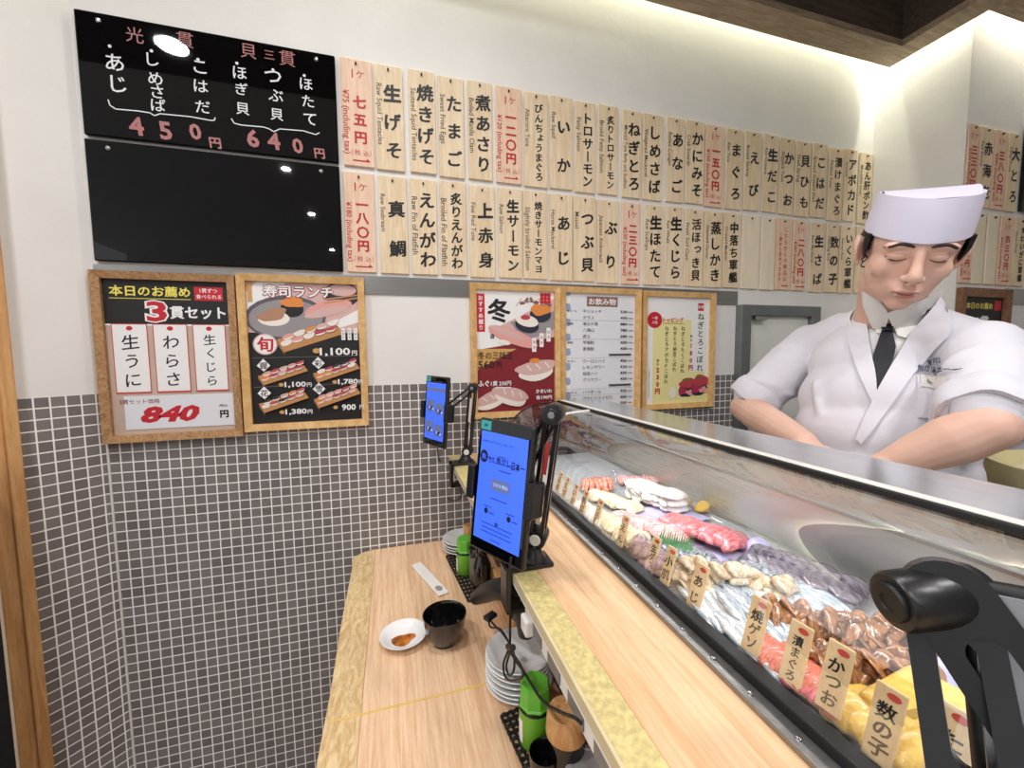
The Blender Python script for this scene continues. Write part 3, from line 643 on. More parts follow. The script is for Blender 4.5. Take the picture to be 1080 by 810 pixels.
# 4 drinks list
t, f, a, b = poster(.521, .815, 1.092, 1.503, 'framed white drinks price list, middle of the three right-hand posters')
f.rect(-a, -b, a, b, 'print_palegrey')
for k in range(16): f.disc(-a + .006, -b + .02 + k * .024, .012, .018, 'print_blue' if k % 2 else 'print_white', .5)
f.rect(-.052, b - .042, .062, b - .010, 'print_brown'); f.text('お飲み物', .005, b - .026, 'print_white', h=.022, w=.1, bold=.03)
rows = [('生ビール', '中ジョッキ', '530'), ('', 'グラス', '430'), ('地酒', '海士の酒', '880'), ('', '八海山', '780'), ('', '武士', '680'), ('焼酎', '芋焼酎', '430'), ('', '麦焼酎', '430'), ('', '', ''), ('サワー', 'ウーロンハイ', '430'), ('', 'レモンサワー', '430'), ('', '緑茶ハイ', '430'),
        ('', 'グリサワー', '430'), ('', '', ''), ('ハイボール', 'ハイボール', '430'), ('ビール', 'アサヒドライゼロ', '400'), ('', 'お茶', '200')]
for k, (c, n, p) in enumerate(rows):
    y = b - .058 - k * .0205
    if c and k: f.rect(-.125, y + .0105, a - .008, y + .0112, 'print_grey')
    if c: f.text(c, -.122, y, 'ink_grey', h=.007, w=min(.034, .01 * len(c)), anchor='l')
    if n: f.text(n, -.066, y, 'ink_black', h=.0115, w=.0135 * len(n), bold=.0, anchor='l')
    else: f.rect(.03, y - .003, .115, y + .003, 'ink_grey')
    if p: f.text(p, .086, y, 'ink_black', h=.009, w=.026, anchor='c'); f.text('円(税込)', .113, y - .001, 'ink_grey', h=.006, w=.02)
f.build('print', t)
# 5 spilled negitoro
t, f, a, b = poster(.824, 1.125, 1.09, 1.5, 'framed cream and yellow poster with prices 180 and 230, nearest the hatch')
f.rect(-a, -b, a, b, 'print_white'); f.poly([(-.105, -b), (-.105, .11), (.055, .11), (.055, -.075), (.115, -.075), (.115, -b)], 'print_cream'); f.rect(-.105, -b, a, -.13, 'print_cream')
f.rect(.082, b - .045, .107, b - .018, 'print_red'); f.text('名物', .0945, b - .031, 'print_white', h=.012, bold=.02)
f.column('ねぎとろこぼれ', .096, b - .05, -.078, .036, 'ink_black', .02, .9); f.column('180円', .056, .03, -.075, .024, 'print_magenta', .05); f.column('税込', .056, .058, .032, .011, 'ink_black', .03)
f.disc(-.098, .107, .030, .028, 'print_red', n=30); f.text('一番', -.098, .114, 'print_white', h=.011, bold=.02); f.text('人気', -.098, .099, 'print_white', h=.011, bold=.02)
f.text('トッピング', -.022, .108, 'print_red', h=.018, w=.085, bold=.04); f.rect(-.065, .095, .022, .0965, 'ink_black')
f.column('ねぎとろたくこぼれ', .02, .088, -.082, .021, 'ink_black', .01, .9); f.column('ねぎとろ納豆こぼれ', -.014, .088, -.075, .021, 'ink_black', .01, .9); f.column('ねぎとろアボカドこぼれ', -.048, .088, -.118, .021, 'ink_black', .01, .9)
f.column('230円', -.083, -.055, -.155, .026, 'print_red', .05); f.column('税込', -.083, -.028, -.052, .011, 'ink_black', .03)
f.column('一日限定二十食となります', -.118, -.06, -.165, .008, 'ink_grey', 0)
for cx, cy, s in ((.036, -.125, .034), (.093, -.118, .038)):
    f.disc(cx, cy - .018, s * .9, s * .75, 'print_navy', wob=.08); f.disc(cx + .008, cy + .008, s, s * .55, 'print_tuna', wob=.12); f.disc(cx - .012, cy - .02, s * .55, s * .4, 'print_magenta', wob=.2); f.disc(cx + .02, cy - .026, s * .5, s * .3, 'print_pink', wob=.2)
    for q in range(5): f.disc(cx - .012 + .006 * q, cy + .02 + .003 * math.sin(q * 2), .004, .003, 'print_green', q)
f.disc(-.02, -.15, .015, .02, 'print_rice'); f.build('print', t)
# 6 brown frame on the column front behind the chef
t, f, a, b = poster(1.905, 2.19, 1.16, 1.505, 'brown framed dark poster on the column behind the chef', 'frame_brown', .03, YC)
f.rect(-a, -b, a, b, 'print_black'); f.text('本日のお薦め', -.02, b - .03, 'print_yellow', h=.024, w=.15, bold=.03); f.rect(.065, b - .045, .105, b - .01, 'print_red'); f.text('3貫', .0, b - .09, 'print_white', h=.05, bold=.05); f.build('print', t)
# ------------------------------------------------------------------ things on the seat counter
TT = .72
def plate_prof(r, h, foot=.55, t=.003):
    return [(0, .002), (r * foot * .8, .002), (r * foot * .82, 0), (r * foot, 0), (r * foot * 1.05, .003), (r * .85, h * .62), (r, h - .001), (r, h), (r - t * .6, h), (r * .82, h * .62 + t), (r * foot, .003 + t), (0, .002 + t)]
t = tag(MB().lathe(plate_prof(.0455, .017, .5), (0, 0, 0), 40).build('soy_saucer', 'ceramic_white', smooth=40), 'small white saucer with a puddle of soy sauce on the counter', 'saucer')
t.location = (.004, -.424, TT)
so = MB(); so.add([(.021 * (1 + .22 * math.sin(2 * a + .5) + .15 * math.sin(5 * a)) * math.cos(a) - .002, .017 * (1 + .2 * math.sin(3 * a)) * math.sin(a) - .004, .0062 + .0004) for a in [2 * PI * k / 40 for k in range(40)]], [tuple(range(40))])
so.build('soy_sauce', 'soy', t).matrix_parent_inverse = Matrix()
t = tag(MB().lathe([(0, .004), (.0195, .004), (.020, 0), (.0225, 0), (.0235, .005), (.031, .012), (.0375, .027), (.0415, .045), (.043, .057), (.043, .059), (.0415, .0595), (.040, .057), (.038, .043), (.034, .027), (.025, .014), (0, .010)], (0, 0, 0), 48).build('tea_bowl', 'lacquer_black', smooth=35), 'round black glossy bowl on the counter beside the white saucer', 'bowl')
t.location = (.083, -.449, TT)
a_, b_ = V((.044, -.132, TT)), V((.098, -.292, TT)); dv = (b_ - a_).normalized()
Mc = frame(a_ + V((0, 0, .0015)), dv, (-dv.y, dv.x, 0))
t = thing('chopstick_sleeve', a_, 'white paper chopstick sleeve lying on the counter behind the black bowl', 'chopsticks')
MB().box((0, -.0135, 0), (.172, .0135, .004), None, Mc, .0015).build('paper_sleeve', 'paper', t)
MB().box((.002, -.006, .0005), (.02, -.0005, .0035), None, frame(Mc @ V((-.004, 0, 0)), dv, (-dv.y, dv.x, 0)), .001).build('chopstick', 'plaque_wood', t)
f = Flat(Mc, .0043); f.disc(.145, 0, .012, .008, 'print_grey'); f.text('お手もと', .06, 0, 'print_palegrey', h=.011); f.build('print', t)
# stacks of small grey plates
mp_ = MB().lathe([(0, .001), (.030, .001), (.031, 0), (.034, 0), (.036, .003), (.050, .0085), (.0553, .0125), (.0565, .0145), (.0555, .0155), (.051, .0135), (.040, .008), (.034, .0055), (0, .0045)], (0, 0, 0), 40).mesh('small_plate', 'ceramic_grey', 40)
def plates(x, y, n, where, g):
    words = ['lowest', 'second from the bottom', 'third from the bottom', 'fourth from the bottom', 'fifth from the bottom', 'sixth from the bottom', 'seventh']
    for k in range(n):
        o = bpy.data.objects.new('small_plate', mp_); COL.objects.link(o); o.location = (x + .0012 * math.sin(k * 2.1), y + .0012 * math.cos(k * 1.7), TT + k * .0086)
        tag(o, 'small pale grey plate, %s of the stack %s' % ('topmost' if k == n - 1 else words[k], where), 'plate', g)
plates(.1915, -.594, 7, 'under the near tablet', 'plates stacked under the near tablet')
plates(.178, -.086, 4, 'in the far corner', 'plates stacked in the far corner')
# woven mats
def mat_piece(c, rot, label):
    mb = MB(); w, l = .075, .15
    for i in range(15): y = -l / 2 + l * i / 14; mb.tube([(-w / 2 + w * k / 14, y, .0028 + .0012 * (1 if (i + k) % 2 else -1)) for k in range(15)], .0026, 6)
    for i in range(9): x = -w / 2 + w * i / 8; mb.tube([(x, -l / 2 + l * k / 28, .0028 - .0012 * math.cos(k * PI / 1)) for k in range(29)], .0022, 5)
    o = mb.build('woven_mat', 'rubber_black', smooth=60); o.location = c; o.rotation_euler = (0, 0, rot); return tag(o, label, 'mat', 'woven black mats')
mat_piece((.192, -.715, TT), .12, 'black woven mat under the near green canister')
m2 = mat_piece((.176, -.222, TT), .10, 'black woven mat under the far condiments'); m2.scale = (1.0, 1.5, 1)
# green powder-tea canisters
def canister(x, y, label):
    t = thing('tea_canister', (x, y, TT + .005), label, 'canister', 'green tea canisters'); c = (x, y, TT + .005)
    MB().lathe([(0, .0), (.0225, 0), (.0235, .0015), (.0235, .056), (.023, .057), (0, .057)], c, 32).build('canister_body', 'green_tin', t, 35)
    MB().lathe([(.0232, .057), (.0242, .058), (.0242, .06), (.0225, .062), (.0222, .086), (.0200, .090), (.0, .091)], c, 8).build('canister_cap', 'green_cap', t, 20)
    MB().lathe([(.0236, .053), (.0242, .054), (.0242, .056), (.0236, .057)], c, 32).build('seal_ring', 'rubber_black', t, 40)
    mb = MB(); mb.quadgrid(lambda u, v: V((x + .02365 * math.cos(2.6 + .9 * u), y + .02365 * math.sin(2.6 + .9 * u), TT + .012 + .034 * v)), 8, 1); mb.build('paper_label', 'paper', t)
    return t
canister(.184, -.698, 'green tea canister standing in front of the near plate stack')
canister(.166, -.212, 'green tea canister on the far mat below the far tablet')
# bamboo topped shaker bottles
def shaker(x, y, label, h=.085, r=.022):
    t = thing('shaker_bottle', (x, y, TT + .005), label, 'bottle', 'wood topped shaker bottles'); c = (x, y, TT + .005)
    MB().lathe([(0, 0), (r, 0), (r, h * .6), (r * .95, h * .64), (0, h * .64)], c, 28).build('glass_body', 'lacquer_black', t, 35)
    MB().lathe([(0, h * .641), (r * 1.08, h * .645), (r * 1.1, h * .7), (r * 1.02, h * .95), (r * .92, h), (r * .5, h), (r * .45, h * .98), (0, h * .98)], c, 28).build('wooden_top', 'cork_wood', t, 35)
q_ = atZ(597, 752, .81); shaker(min(q_.x, .226), q_.y, 'black shaker bottle with a wooden top beside the near green canister', .09, .025)
shaker(.186, -.17, 'black shaker bottle with a wooden top behind the far green canister', .105, .016)
# soy bottles and chopstick box behind the near tablet
t = thing('soy_bottle', (.19, -.30, TT + .005), 'dark glass soy sauce bottle partly hidden behind the near tablet', 'bottle')
MB().lathe([(0, 0), (.022, 0), (.023, .004), (.023, .06), (.014, .08), (.012, .09), (0, .09)], (.19, -.30, TT + .005), 24).build('bottle_body', 'lacquer_black', t, 35)
MB().lathe([(.0125, .084), (.0145, .086), (.0145, .104), (.012, .108), (0, .108)], (.19, -.30, TT + .005), 20).build('bottle_cap', 'plastic_gloss', t, 35)
t = thing('condiment_jar', (.187, -.255, TT + .005), 'clear condiment jar with dark lid on the far mat', 'jar')
MB().lathe([(0, 0), (.018, 0), (.019, .003), (.019, .058), (.016, .062), (0, .062)], (.187, -.255, TT + .005), 24).build('jar_body', 'plastic_grey', t, 35)
MB().lathe([(.0165, .062), (.0195, .0625), (.0195, .08), (.018, .083), (0, .083)], (.187, -.255, TT + .005), 24).build('jar_lid', 'plastic_gloss', t, 35)
t = thing('chopstick_box', (.222, -.40, TT), 'pale wooden chopstick box standing against the riser behind the near tablet', 'box')
MB().box((.212, -.50, TT), (.252, -.33, TT + .055), bev=.003).build('box_body', 'cork_wood', t); MB().box((.210, -.502, TT + .055), (.253, -.328, TT + .068), bev=.004).build('box_lid', 'cork_wood', t)
# black hot water tap fixed to the riser
t = thing('hot_water_tap', (.245, -.545, .80), 'black hot water tap with a hooked lever below the near tablet', 'tap')
TP = lambda x, y, X: tuple(atX(x, y, X))
MB().box((.214, -.570, .812), (.2545, -.525, .905), bev=.008).build('tap_body', 'plastic_black', t, 40)
MB().tube([TP(502, 631, .142), TP(511, 626, .146), TP(527, 621, .155), TP(543, 627, .17), TP(552, 644, .18), TP(555, 668, .185)], [.012, .016, .017, .016, .0155, .013], 14, sub=5).build('lever', 'rubber_black', t, 50)
MB().tube([(.222, -.548, .83), (.205, -.556, .828), (.195, -.56, .815)], [.012, .011, .009], 12, sub=4).build('spout', 'plastic_gloss', t, 50)
MB().lathe([(0, .905), (.014, .905), (.014, .918), (.012, .922), (0, .922)], (.235, -.548, 0), 20).build('tap_button', 'plastic_gloss', t, 40)
# grey lidded container and black cup at the bottom of the photo
t = thing('lidded_container', (.236, -.785, TT), 'round grey lidded container under the ledge at the bottom edge', 'container')
MB().lathe([(0, 0), (.022, 0), (.024, .004), (.027, .036), (0, .036)], (.224, -.785, TT), 36).build('container_body', 'lacquer_black', t, 35)
MB().lathe([(.026, .034), (.0285, .035), (.0285, .039), (.026, .043), (.02, .0435), (.019, .0425), (0, .0425)], (.224, -.785, TT), 36).build('lid', 'lid_grey', t, 30)
t = tag(MB().lathe([(0, 0), (.018, 0), (.019, .002), (.021, .034), (.0205, .036), (.019, .034), (.017, .004), (0, .004)], (.178, -.752, TT + .0055), 28).build('black_cup', 'lacquer_black', smooth=35), 'small black cup beside the near green canister at the bottom edge', 'cup')
# white power strip under the ledge with plug
t = thing('power_strip', (.166, -.86, .93), 'white power strip fixed under the front edge of the ledge', 'power strip')
MB().box((.162, -.98, .928), (.184, -.72, .9565), bev=.003).build('strip_body', 'plastic_white', t)
for k in range(4): MB().box((.1605, -.955 + k * .056, .934), (.162, -.920 + k * .056, .950), bev=.0004).build('socket', 'plastic_grey', t)
MB().box((.150, -.76, .930), (.162, -.738, .952), bev=.003).build('plug', 'plastic_white', t)

# ------------------------------------------------------------------ tablets on folding arms
def tablet(center, right, up, label, home):
    c, r, u = V(center), V(right).normalized(), V(up); M = frame(c, r, u); W, H = .105, .19
    t = thing('tablet', c, label, 'tablet', 'order tablets')
    MB().box((-W / 2, -H / 2, -.009), (W / 2, H / 2, 0), None, M, .0035, 3).build('tablet_body', 'plastic_black', t, 50)
    MB().box((-W / 2 + .004, -H / 2 + .004, -.0001), (W / 2 - .004, H / 2 - .004, .0004), None, M, .0001, 1).build('front_glass', 'board_black', t)
    f = Flat(M, .0006); a, b = W / 2 - .008, H / 2 - .018
    f.rect(-a, -b, a, b, 'screen_blue'); s = f.build('screen', t, 'screen_blue')
    f2 = Flat(M, .0008)
    if home:
        f2.text('  お待たせいたしました', -.012, b - .014, 'screen_dark', h=.0036, w=.06); f2.disc(-.036, b - .036, .008, .009, 'screen_ink'); f2.text('魚', -.036, b - .036, 'screen_blue', h=.009)
        f2.text('寿司', -.021, b - .037, 'screen_ink', h=.006, w=.012); f2.text('魚がし', .003, b - .037, 'screen_ink', h=.010, w=.028, bold=.02); f2.text('日本一', .030, b - .039, 'screen_ink', h=.012, w=.024, bold=.02); f2.rect(-.004, b - .051, .018, b - .0495, 'screen_dark')
        f2.rect(-.016, -.002 - .0, .018, .013, 'screen_grey'); f2.text('注文を開始', .001, .0055, 'screen_light', h=.0055)
        for y, n, w in ((.045, 2, .012), (.035, 3, .05), (-.015, 5, .032), (-.052, 6, .06), (-.058, 5, .055), (-.064, 5, .06), (-.072, 3, .02)): f2.rect(-w / 2, y, w / 2, y + .0012, 'screen_dark')
        for x in (-.022, .022): f2.disc(x, -.034, .0035, .004, 'screen_ink'); f2.rect(x + .006, -.036, x + .016, -.0345, 'screen_dark'); f2.rect(x - .006, -.028, x + .01, -.0268, 'screen_dark')
        f2.disc(.0, b - .125 + .0, .003, .003, 'screen_dark')
    else:
        f2.rect(-a, b - .024, a, b - .014, 'screen_grey'); f2.text('メニュー', -.02, b - .008, 'screen_dark', h=.005)
        for q in range(2):
            for k in range(2):
                x, y = -.021 + .042 * k, .012 - q * .058 - .006 * k
                f2.rect(x - .017, y - .014, x + .017, y + .018, 'screen_grey')
                for z in range(5): f2.disc(x - .012 + .006 * z, y - .004 + .004 * math.sin(z * 3), .004, .003, ('screen_ink', 'screen_light', 'screen_dark')[z % 3], z)
                f2.text('にぎり', x, y - .009, 'screen_ink', h=.005)
    f2.build('screen_graphics', t, 'screen_dark')
    f3 = Flat(M, .0007); f3.rect(-a - .003, b + .002, -a + .018, H / 2 - .003, 'sticker_teal'); f3.rect(-a + .004, b + .0065, -a + .011, b + .0105, 'screen_dark'); f3.build('number_sticker', t, 'sticker_teal')
    return t, M
mat('screen_blue', (58, 98, 232), 0, rough=.3, emit=.75); mat('screen_dark', (34, 56, 140), 0, rough=.3, emit=.35); mat('screen_ink', (18, 24, 48), 0, rough=.3); mat('screen_grey', (96, 108, 150), 0, rough=.3, emit=.35)
mat('screen_light', (160, 180, 236), 0, rough=.3, emit=.5); mat('sticker_teal', (60, 172, 160), 0, rough=.5)
mat('label_white', (224, 222, 216), 0, rough=.5); mat('label_red', (190, 60, 60), 0, rough=.5)
def holder(t, M, knob):
    """spring cradle that grips the tablet's long sides"""
    W = .105
    mb = MB(); mb.box((-W / 2 - .010, -.022, -.020), (W / 2 + .010, .022, -.0095), None, M, .003); mb.build('cradle_plate', 'plastic_black', t)
    for s in (-1, 1):
        mb = MB(); x0, x1 = sorted((s * (W / 2 + .001), s * (W / 2 + .010)))
        mb.box((x0, -.024, -.020), (x1, .024, .006), None, M, .003); x2, x3 = sorted((s * (W / 2 - .004), s * (W / 2 + .010))); mb.box((x2, -.024, .002), (x3, .024, .0065), None, M, .0015)
        mb.build('cradle_jaw', 'plastic_black', t)
def slotbar(p, q, side, w=.016, th=.010, gap=.5, m='plastic_black'):
    """flat arm bar between joints p and q with a long rounded slot"""
    p, q = V(p), V(q); L = (q - p).length; M = frame(p, q - p, side); mb = MB(); N = 12
    def outline(r, a, b): return [(a + r * math.cos(t), r * math.sin(t)) for t in [PI / 2 + PI * k / N for k in range(N + 1)]] + [(b + r * math.cos(t), r * math.sin(t)) for t in [-PI / 2 + PI * k / N for k in range(N + 1)]]
    o = outline(w / 2, 0, L); i = outline(w / 2 * gap, w * .75, L - w * .75); n = len(o)
    vs = [(x, y, z) for z in (-th / 2, th / 2) for x, y in o] + [(x, y, z) for z in (-th / 2, th / 2) for x, y in i]
    fs = []
    for k in range(n):
        k2 = (k + 1) % n
        fs += [(k, k2, n + k2, n + k), (2 * n + k2, 2 * n + k, 3 * n + k, 3 * n + k2), (k2, k, 2 * n + k, 2 * n + k2), (n + k, n + k2, 3 * n + k2, 3 * n + k)]
    mb.add(vs, fs, None, M); return mb
def knuckle(p, axis, r, L):
    ax = V(axis).normalized(); M = frame(V(p) - ax * L / 2, ax.orthogonal(), ax.cross(ax.orthogonal()))
    return MB().lathe([(0, 0), (r * .55, 0), (r * .6, .0008), (r * .9, .001), (r, .003), (r, L - .003), (r * .9, L - .001), (r * .6, L - .0008), (r * .55, L), (0, L)], (0, 0, 0), 26, None, M)
def arm(base, low, top, tip, axis, label, sc=1.0, clampside=-1, rot=0.0):
    b = V(base); low, top, tip = V(low), V(top), V(tip); ax = V(axis).normalized()
    t = thing('folding_stand', b, label, 'tablet stand', 'folding tablet arms')
    Mb = frame(b, (math.cos(rot), math.sin(rot), 0), (-math.sin(rot), math.cos(rot), 0))
    cl = MB(); cx = .1535 - b.x; cl.box((cx - .009, -.02, .0), (.026, .02, .007), None, Mb, .002); cl.box((cx - .009, -.017, -.062), (cx - .001, .017, .007), None, Mb, .002); cl.box((cx - .009, -.017, -.062), (cx + .03, .017, -.055), None, Mb, .002); cl.build('clamp', 'plastic_black', t)
    MB().lathe([(0, -.055), (.004, -.055), (.004, -.0365), (.010, -.0355), (.010, -.0335), (0, -.0335)], (0, 0, 0), 14, None, frame(b + V((cx + .02, 0, 0)), (1, 0, 0), (0, 1, 0))).build('clamp_screw', 'metal_grey', t, 40)
    MB().lathe([(0, .007), (.019, .007), (.019, .012), (.014, .018), (.012, .026), (0, .026)], (0, 0, 0), 22, None, Mb).build('swivel', 'plastic_black', t, 40)
    j = knuckle(low, ax, .0155 * sc, .034 * sc); j.tube([b + V((0, 0, .02)), low], .010, 12); j.build('lower_joint', 'plastic_black', t, 40)
    Mk = frame(low + ax * .0172 * sc, ax.orthogonal(), ax.cross(ax.orthogonal())); MB().lathe([(0, .001), (.0075 * sc, .001), (.0085 * sc, 0), (.0085 * sc, -.002)], (0, 0, 0), 16, None, Mk).build('joint_cap', 'plastic_white', t, 40)
    off = ax * .0062 * sc
    for s in (-1, 1): slotbar(low + off * s * 1.5, top + off * s * 1.5, (top - low).cross(ax), .021 * sc, .0075 * sc).build('lower_bar', 'plastic_black', t)
    knuckle(top, ax, .0135 * sc, .036 * sc).build('elbow_joint', 'plastic_black', t, 40)
    Mk = frame(top + ax * .0182 * sc, ax.orthogonal(), ax.cross(ax.orthogonal())); MB().lathe([(0, .0008), (.004 * sc, .0008), (.005 * sc, 0), (.005 * sc, -.002)], (0, 0, 0), 6, None, Mk).build('joint_bolt', 'metal_grey', t)
    for s in (-1, 1): slotbar(top + off * s * .55, tip + off * s * .55, (tip - top).cross(ax), .019 * sc, .006 * sc).build('upper_bar', 'plastic_black', t)
    knuckle(tip, ax, .011 * sc, .022 * sc).build('wrist_joint', 'plastic_black', t, 40)
    return t
# near tablet and its arm
tb, Mt = tablet((.1366, -.692, 1.102), (.512, -.858, -.033), (.11, .028, .994), 'near tablet with a blue shop start screen clamped over the ledge', True)
tip = Mt @ V((.0, .0, -.034))
ar = arm((.190, -.675, .98), (.2, -.668, 1.018), atX(584, 436, .20), tip, (-.55, -.83, 0), 'black folding arm on the ledge holding the near tablet', 1.0)
holder(ar, Mt, tip); MB().tube([tip, Mt @ V((0, 0, -.02))], .009, 12).build('ball_neck', 'plastic_black', ar, 40)
top2 = V(atX(584, 436, .20)); l1 = V((.2, -.668, 1.018)); ds = (l1 - top2)
axn = V((-.55, -.83, 0)).normalized(); pm = top2 + ds * .28 - axn * 0 + axn * .0128; fr = frame(pm, ds, ds.cross(axn) * -1)
MB().box((0, -.003, .0), (.05, .003, .0006), None, frame(top2 + ds * .2 + axn * .0125, ds, axn.cross(ds))).build('red_label', 'label_red', ar)
MB().box((0, -.003, .0), (.05, .003, .0006), None, frame(top2 + ds * .62 + axn * .0125, ds, axn.cross(ds))).build('white_label', 'label_white', ar)
# far tablet and its arm
tb2, Mt2 = tablet((.1055, -.122, 1.137), (.471, -.882, -.028), (.081, .012, .997), 'far tablet with a blue picture menu near the tiled wall', False)
tip = Mt2 @ V((.012, .01, -.034)); tp = V(atX(499, 409, .205))
ar2 = arm((.19, -.10, .98), (.197, -.098, 1.015), tp, tip, (-.4, -.9, 0), 'black folding arm on the ledge holding the far tablet', .95)
holder(ar2, Mt2, tip); MB().tube([tip, Mt2 @ V((.008, 0, -.02))], .009, 12).build('ball_neck', 'plastic_black', ar2, 40)
for k in (.5,): MB().box((0, -.003, .0), (.07, .003, .0006), None, frame(tp + (V((.197, -.098, 1.015)) - tp) * .15 + V((-.4, -.9, 0)).normalized() * .0122, V((.197, -.098, 1.015)) - tp, V((-.4, -.9, 0)).cross(V((.197, -.098, 1.015)) - tp))).build('white_label', 'label_white', ar2)
# foreground arm at the right edge
el = V(atX(998, 628, .262)); ax3 = V((-.80, .25, -.10)).normalized()
lo3 = V((.232, -1.165, 1.012)); lo3 = el + (V(atX(1030, 815, .245)) - el) * 1.25; tip3 = el + (V(atX(1112, 792, .272)) - el) * 1.15
def big_arm():
    b = V((lo3.x - .02, lo3.y - .012, .98)); ax = ax3
    t = thing('folding_stand', b, 'large black folding arm with slotted bars in the right foreground', 'tablet stand', 'folding tablet arms')
    cx = .1535 - b.x; Mb = frame(b, (1, 0, 0), (0, 1, 0)); cl = MB(); cl.box((cx - .009, -.02, .0), (.03, .02, .007), None, Mb, .002); cl.box((cx - .009, -.017, -.062), (cx - .001, .017, .007), None, Mb, .002); cl.box((cx - .009, -.017, -.062), (cx + .03, .017, -.055), None, Mb, .002); cl.build('clamp', 'plastic_black', t)
    j = MB().tube([b + V((0, 0, .005)), lo3], .012, 14); j.build('lower_joint', 'plastic_black', t, 40)
    view = (CAM - el).normalized()
    slotbar(lo3, el, (lo3 - el).cross(view), .033, .012, .42).build('lower_bar', 'plastic_black', t)
    sd = (tip3 - el).cross(view); slotbar(el + view * .006, tip3 + view * .006, sd, .034, .010, .45).build('upper_bar', 'plastic_black', t)
    K = knuckle(el + ax * .006, ax, .0142, .044); K.build('elbow_joint', 'plastic_black', t, 40)
    Mk = frame(el + ax * .0282, ax.orthogonal(), ax.cross(ax.orthogonal())); MB().lathe([(0, .0003), (.004, .0003), (.0045, .001), (.009, .001), (.0095, 0), (.0095, -.002)], (0, 0, 0), 24, None, Mk).build('joint_cap', 'rubber_black', t, 40)
    knuckle(tip3, ax, .014, .03).build('wrist_joint', 'plastic_black', t, 40)
    return t
big_arm()
pc = V(atX(1248, 922, .281)); Mp = frame(pc, (.45, -.80, .1), (.15, .1, .98))
t = thing('tablet', pc, 'grey tablet with a dark rounded rim at the right edge of the photo', 'tablet')
MB().box((-.0525, -.095, -.005), (.0525, .095, .005), None, Mp, .0045, 4).build('tablet_body', 'rubber_black', t, 50); MB().box((-.048, -.09, .0045), (.048, .09, .0056), None, Mp, .0005, 1).build('back_cover', 'metal_grey', t)
# cables
def cable(pts, r, label, sub=6):
    return tag(MB().tube(pts, r, 8, sub=sub).build('charging_cable', 'rubber_black', smooth=80), label, 'cable')
t = thing('charging_cable', TP(538, 640, .14), 'black charging cable with a bundled loop hanging from the near tablet', 'cable')
X1 = .142
MB().tube([TP(539, 588, .136), TP(537, 605, .135), TP(538, 640, X1), TP(538, 683, X1), TP(541, 692, X1), TP(554, 711, .146), TP(572, 739, .149), TP(591, 751, .152), TP(606, 757, .153), TP(613, 763, .160)], .0017, 8, sub=6).build('cable_run', 'rubber_black', t, 80)
MB().tube([TP(537, 684, X1), TP(531, 700, .138), TP(533, 714, .137), TP(541, 718, .138), TP(551, 714, .14), TP(549, 702, X1), TP(540, 688, X1)], .0016, 8, sub=6).build('cable_loop', 'rubber_black', t, 80)
MB().tube([TP(539, 684, X1), TP(534, 702, .14), TP(537, 712, .139), TP(542, 706, .14), TP(541, 686, X1), TP(530, 668, .138), TP(522, 660, .136), TP(517, 654, .135)], .0016, 8, sub=6).build('cable_loop', 'rubber_black', t, 80)
MB().tube([TP(538, 680, X1), TP(528, 664, .138), TP(517, 661, .136), TP(516, 651, .135)], .0016, 8, sub=6).build('cable_loop', 'rubber_black', t, 80)
MB().box((-.006, -.003, -.010), (.006, .003, .010), None, frame(TP(517, 650, .135), (.5, -.85, 0), (0, 0, 1)), .001).build('usb_plug', 'plastic_black', t)
MB().tube([TP(536, 682, X1), TP(541, 683, X1)], .0042, 10).build('cable_tie', 'rubber_black', t, 40)
cable([TP(461, 470, .112), TP(463, 484, .125), TP(470, 498, .148), TP(468, 510, .15), TP(469, 522, .15), TP(478, 528, .152), TP(486, 524, .156), TP(487, 512, .162)], .0017, 'thin black cable hanging from the far tablet down to its clamp')
# ------------------------------------------------------------------ fish, shellfish and tags inside the case
def fmat(name, c1, c2, scale=40, stretch=(1, 1, 1), rough=.22, sss=.12, bump=.12, dist=1.5, metal=0.0):
    m = wood(name, c1, c2, scale, stretch, dist, rough, .3); b = m.node_tree.nodes['Principled BSDF']; setp(b, sss=sss, coat=.35, metal=metal)
    b.inputs['Subsurface Radius'].default_value = (.01, .006, .004); b.inputs['Subsurface Scale'].default_value = .4
    for q in m.node_tree.nodes:
        if q.type == 'BUMP': q.inputs['Strength'].default_value = bump; q.inputs['Distance'].default_value = .004
    return m
fmat('prawn_flesh', (212, 84, 58), (246, 168, 140), 60, (1, 5, 1)); fmat('squid_flesh', (226, 222, 216), (246, 242, 238), 30); fmat('engawa_flesh', (226, 206, 160), (246, 236, 208), 50, (1, 4, 1))
fmat('bream_flesh', (226, 130, 132), (246, 214, 206), 45, (1, 6, 1)); fmat('tuna_flesh', (190, 84, 92), (232, 150, 150), 40, (1, 4, 1)); fmat('lean_tuna', (186, 66, 54), (224, 120, 100), 50, (1, 6, 1))
fmat('magenta_flesh', (184, 40, 84), (222, 96, 130), 45, (1, 5, 1)); fmat('mackerel_skin', (52, 66, 82), (206, 214, 218), 26, (1, 3, 1), .18, .0, .1, 2.5, .25); fmat('silver_skin', (142, 158, 170), (234, 240, 244), 30, (4, .8, 1), .16, .0, .12, 2.0, .25)
fmat('clam_flesh', (176, 144, 106), (234, 220, 194), 40); fmat('octopus_flesh', (120, 84, 96), (206, 170, 168), 45); fmat('squid_purple', (66, 58, 70), (150, 140, 152), 30, (3, 1, 1), .14); fmat('ark_shell', (104, 66, 40), (190, 132, 84), 30, rough=.14)
fmat('omelette', (206, 160, 56), (226, 188, 92), 30, rough=.5); fmat('herring_roe', (206, 162, 56), (230, 196, 92), 90, rough=.3)
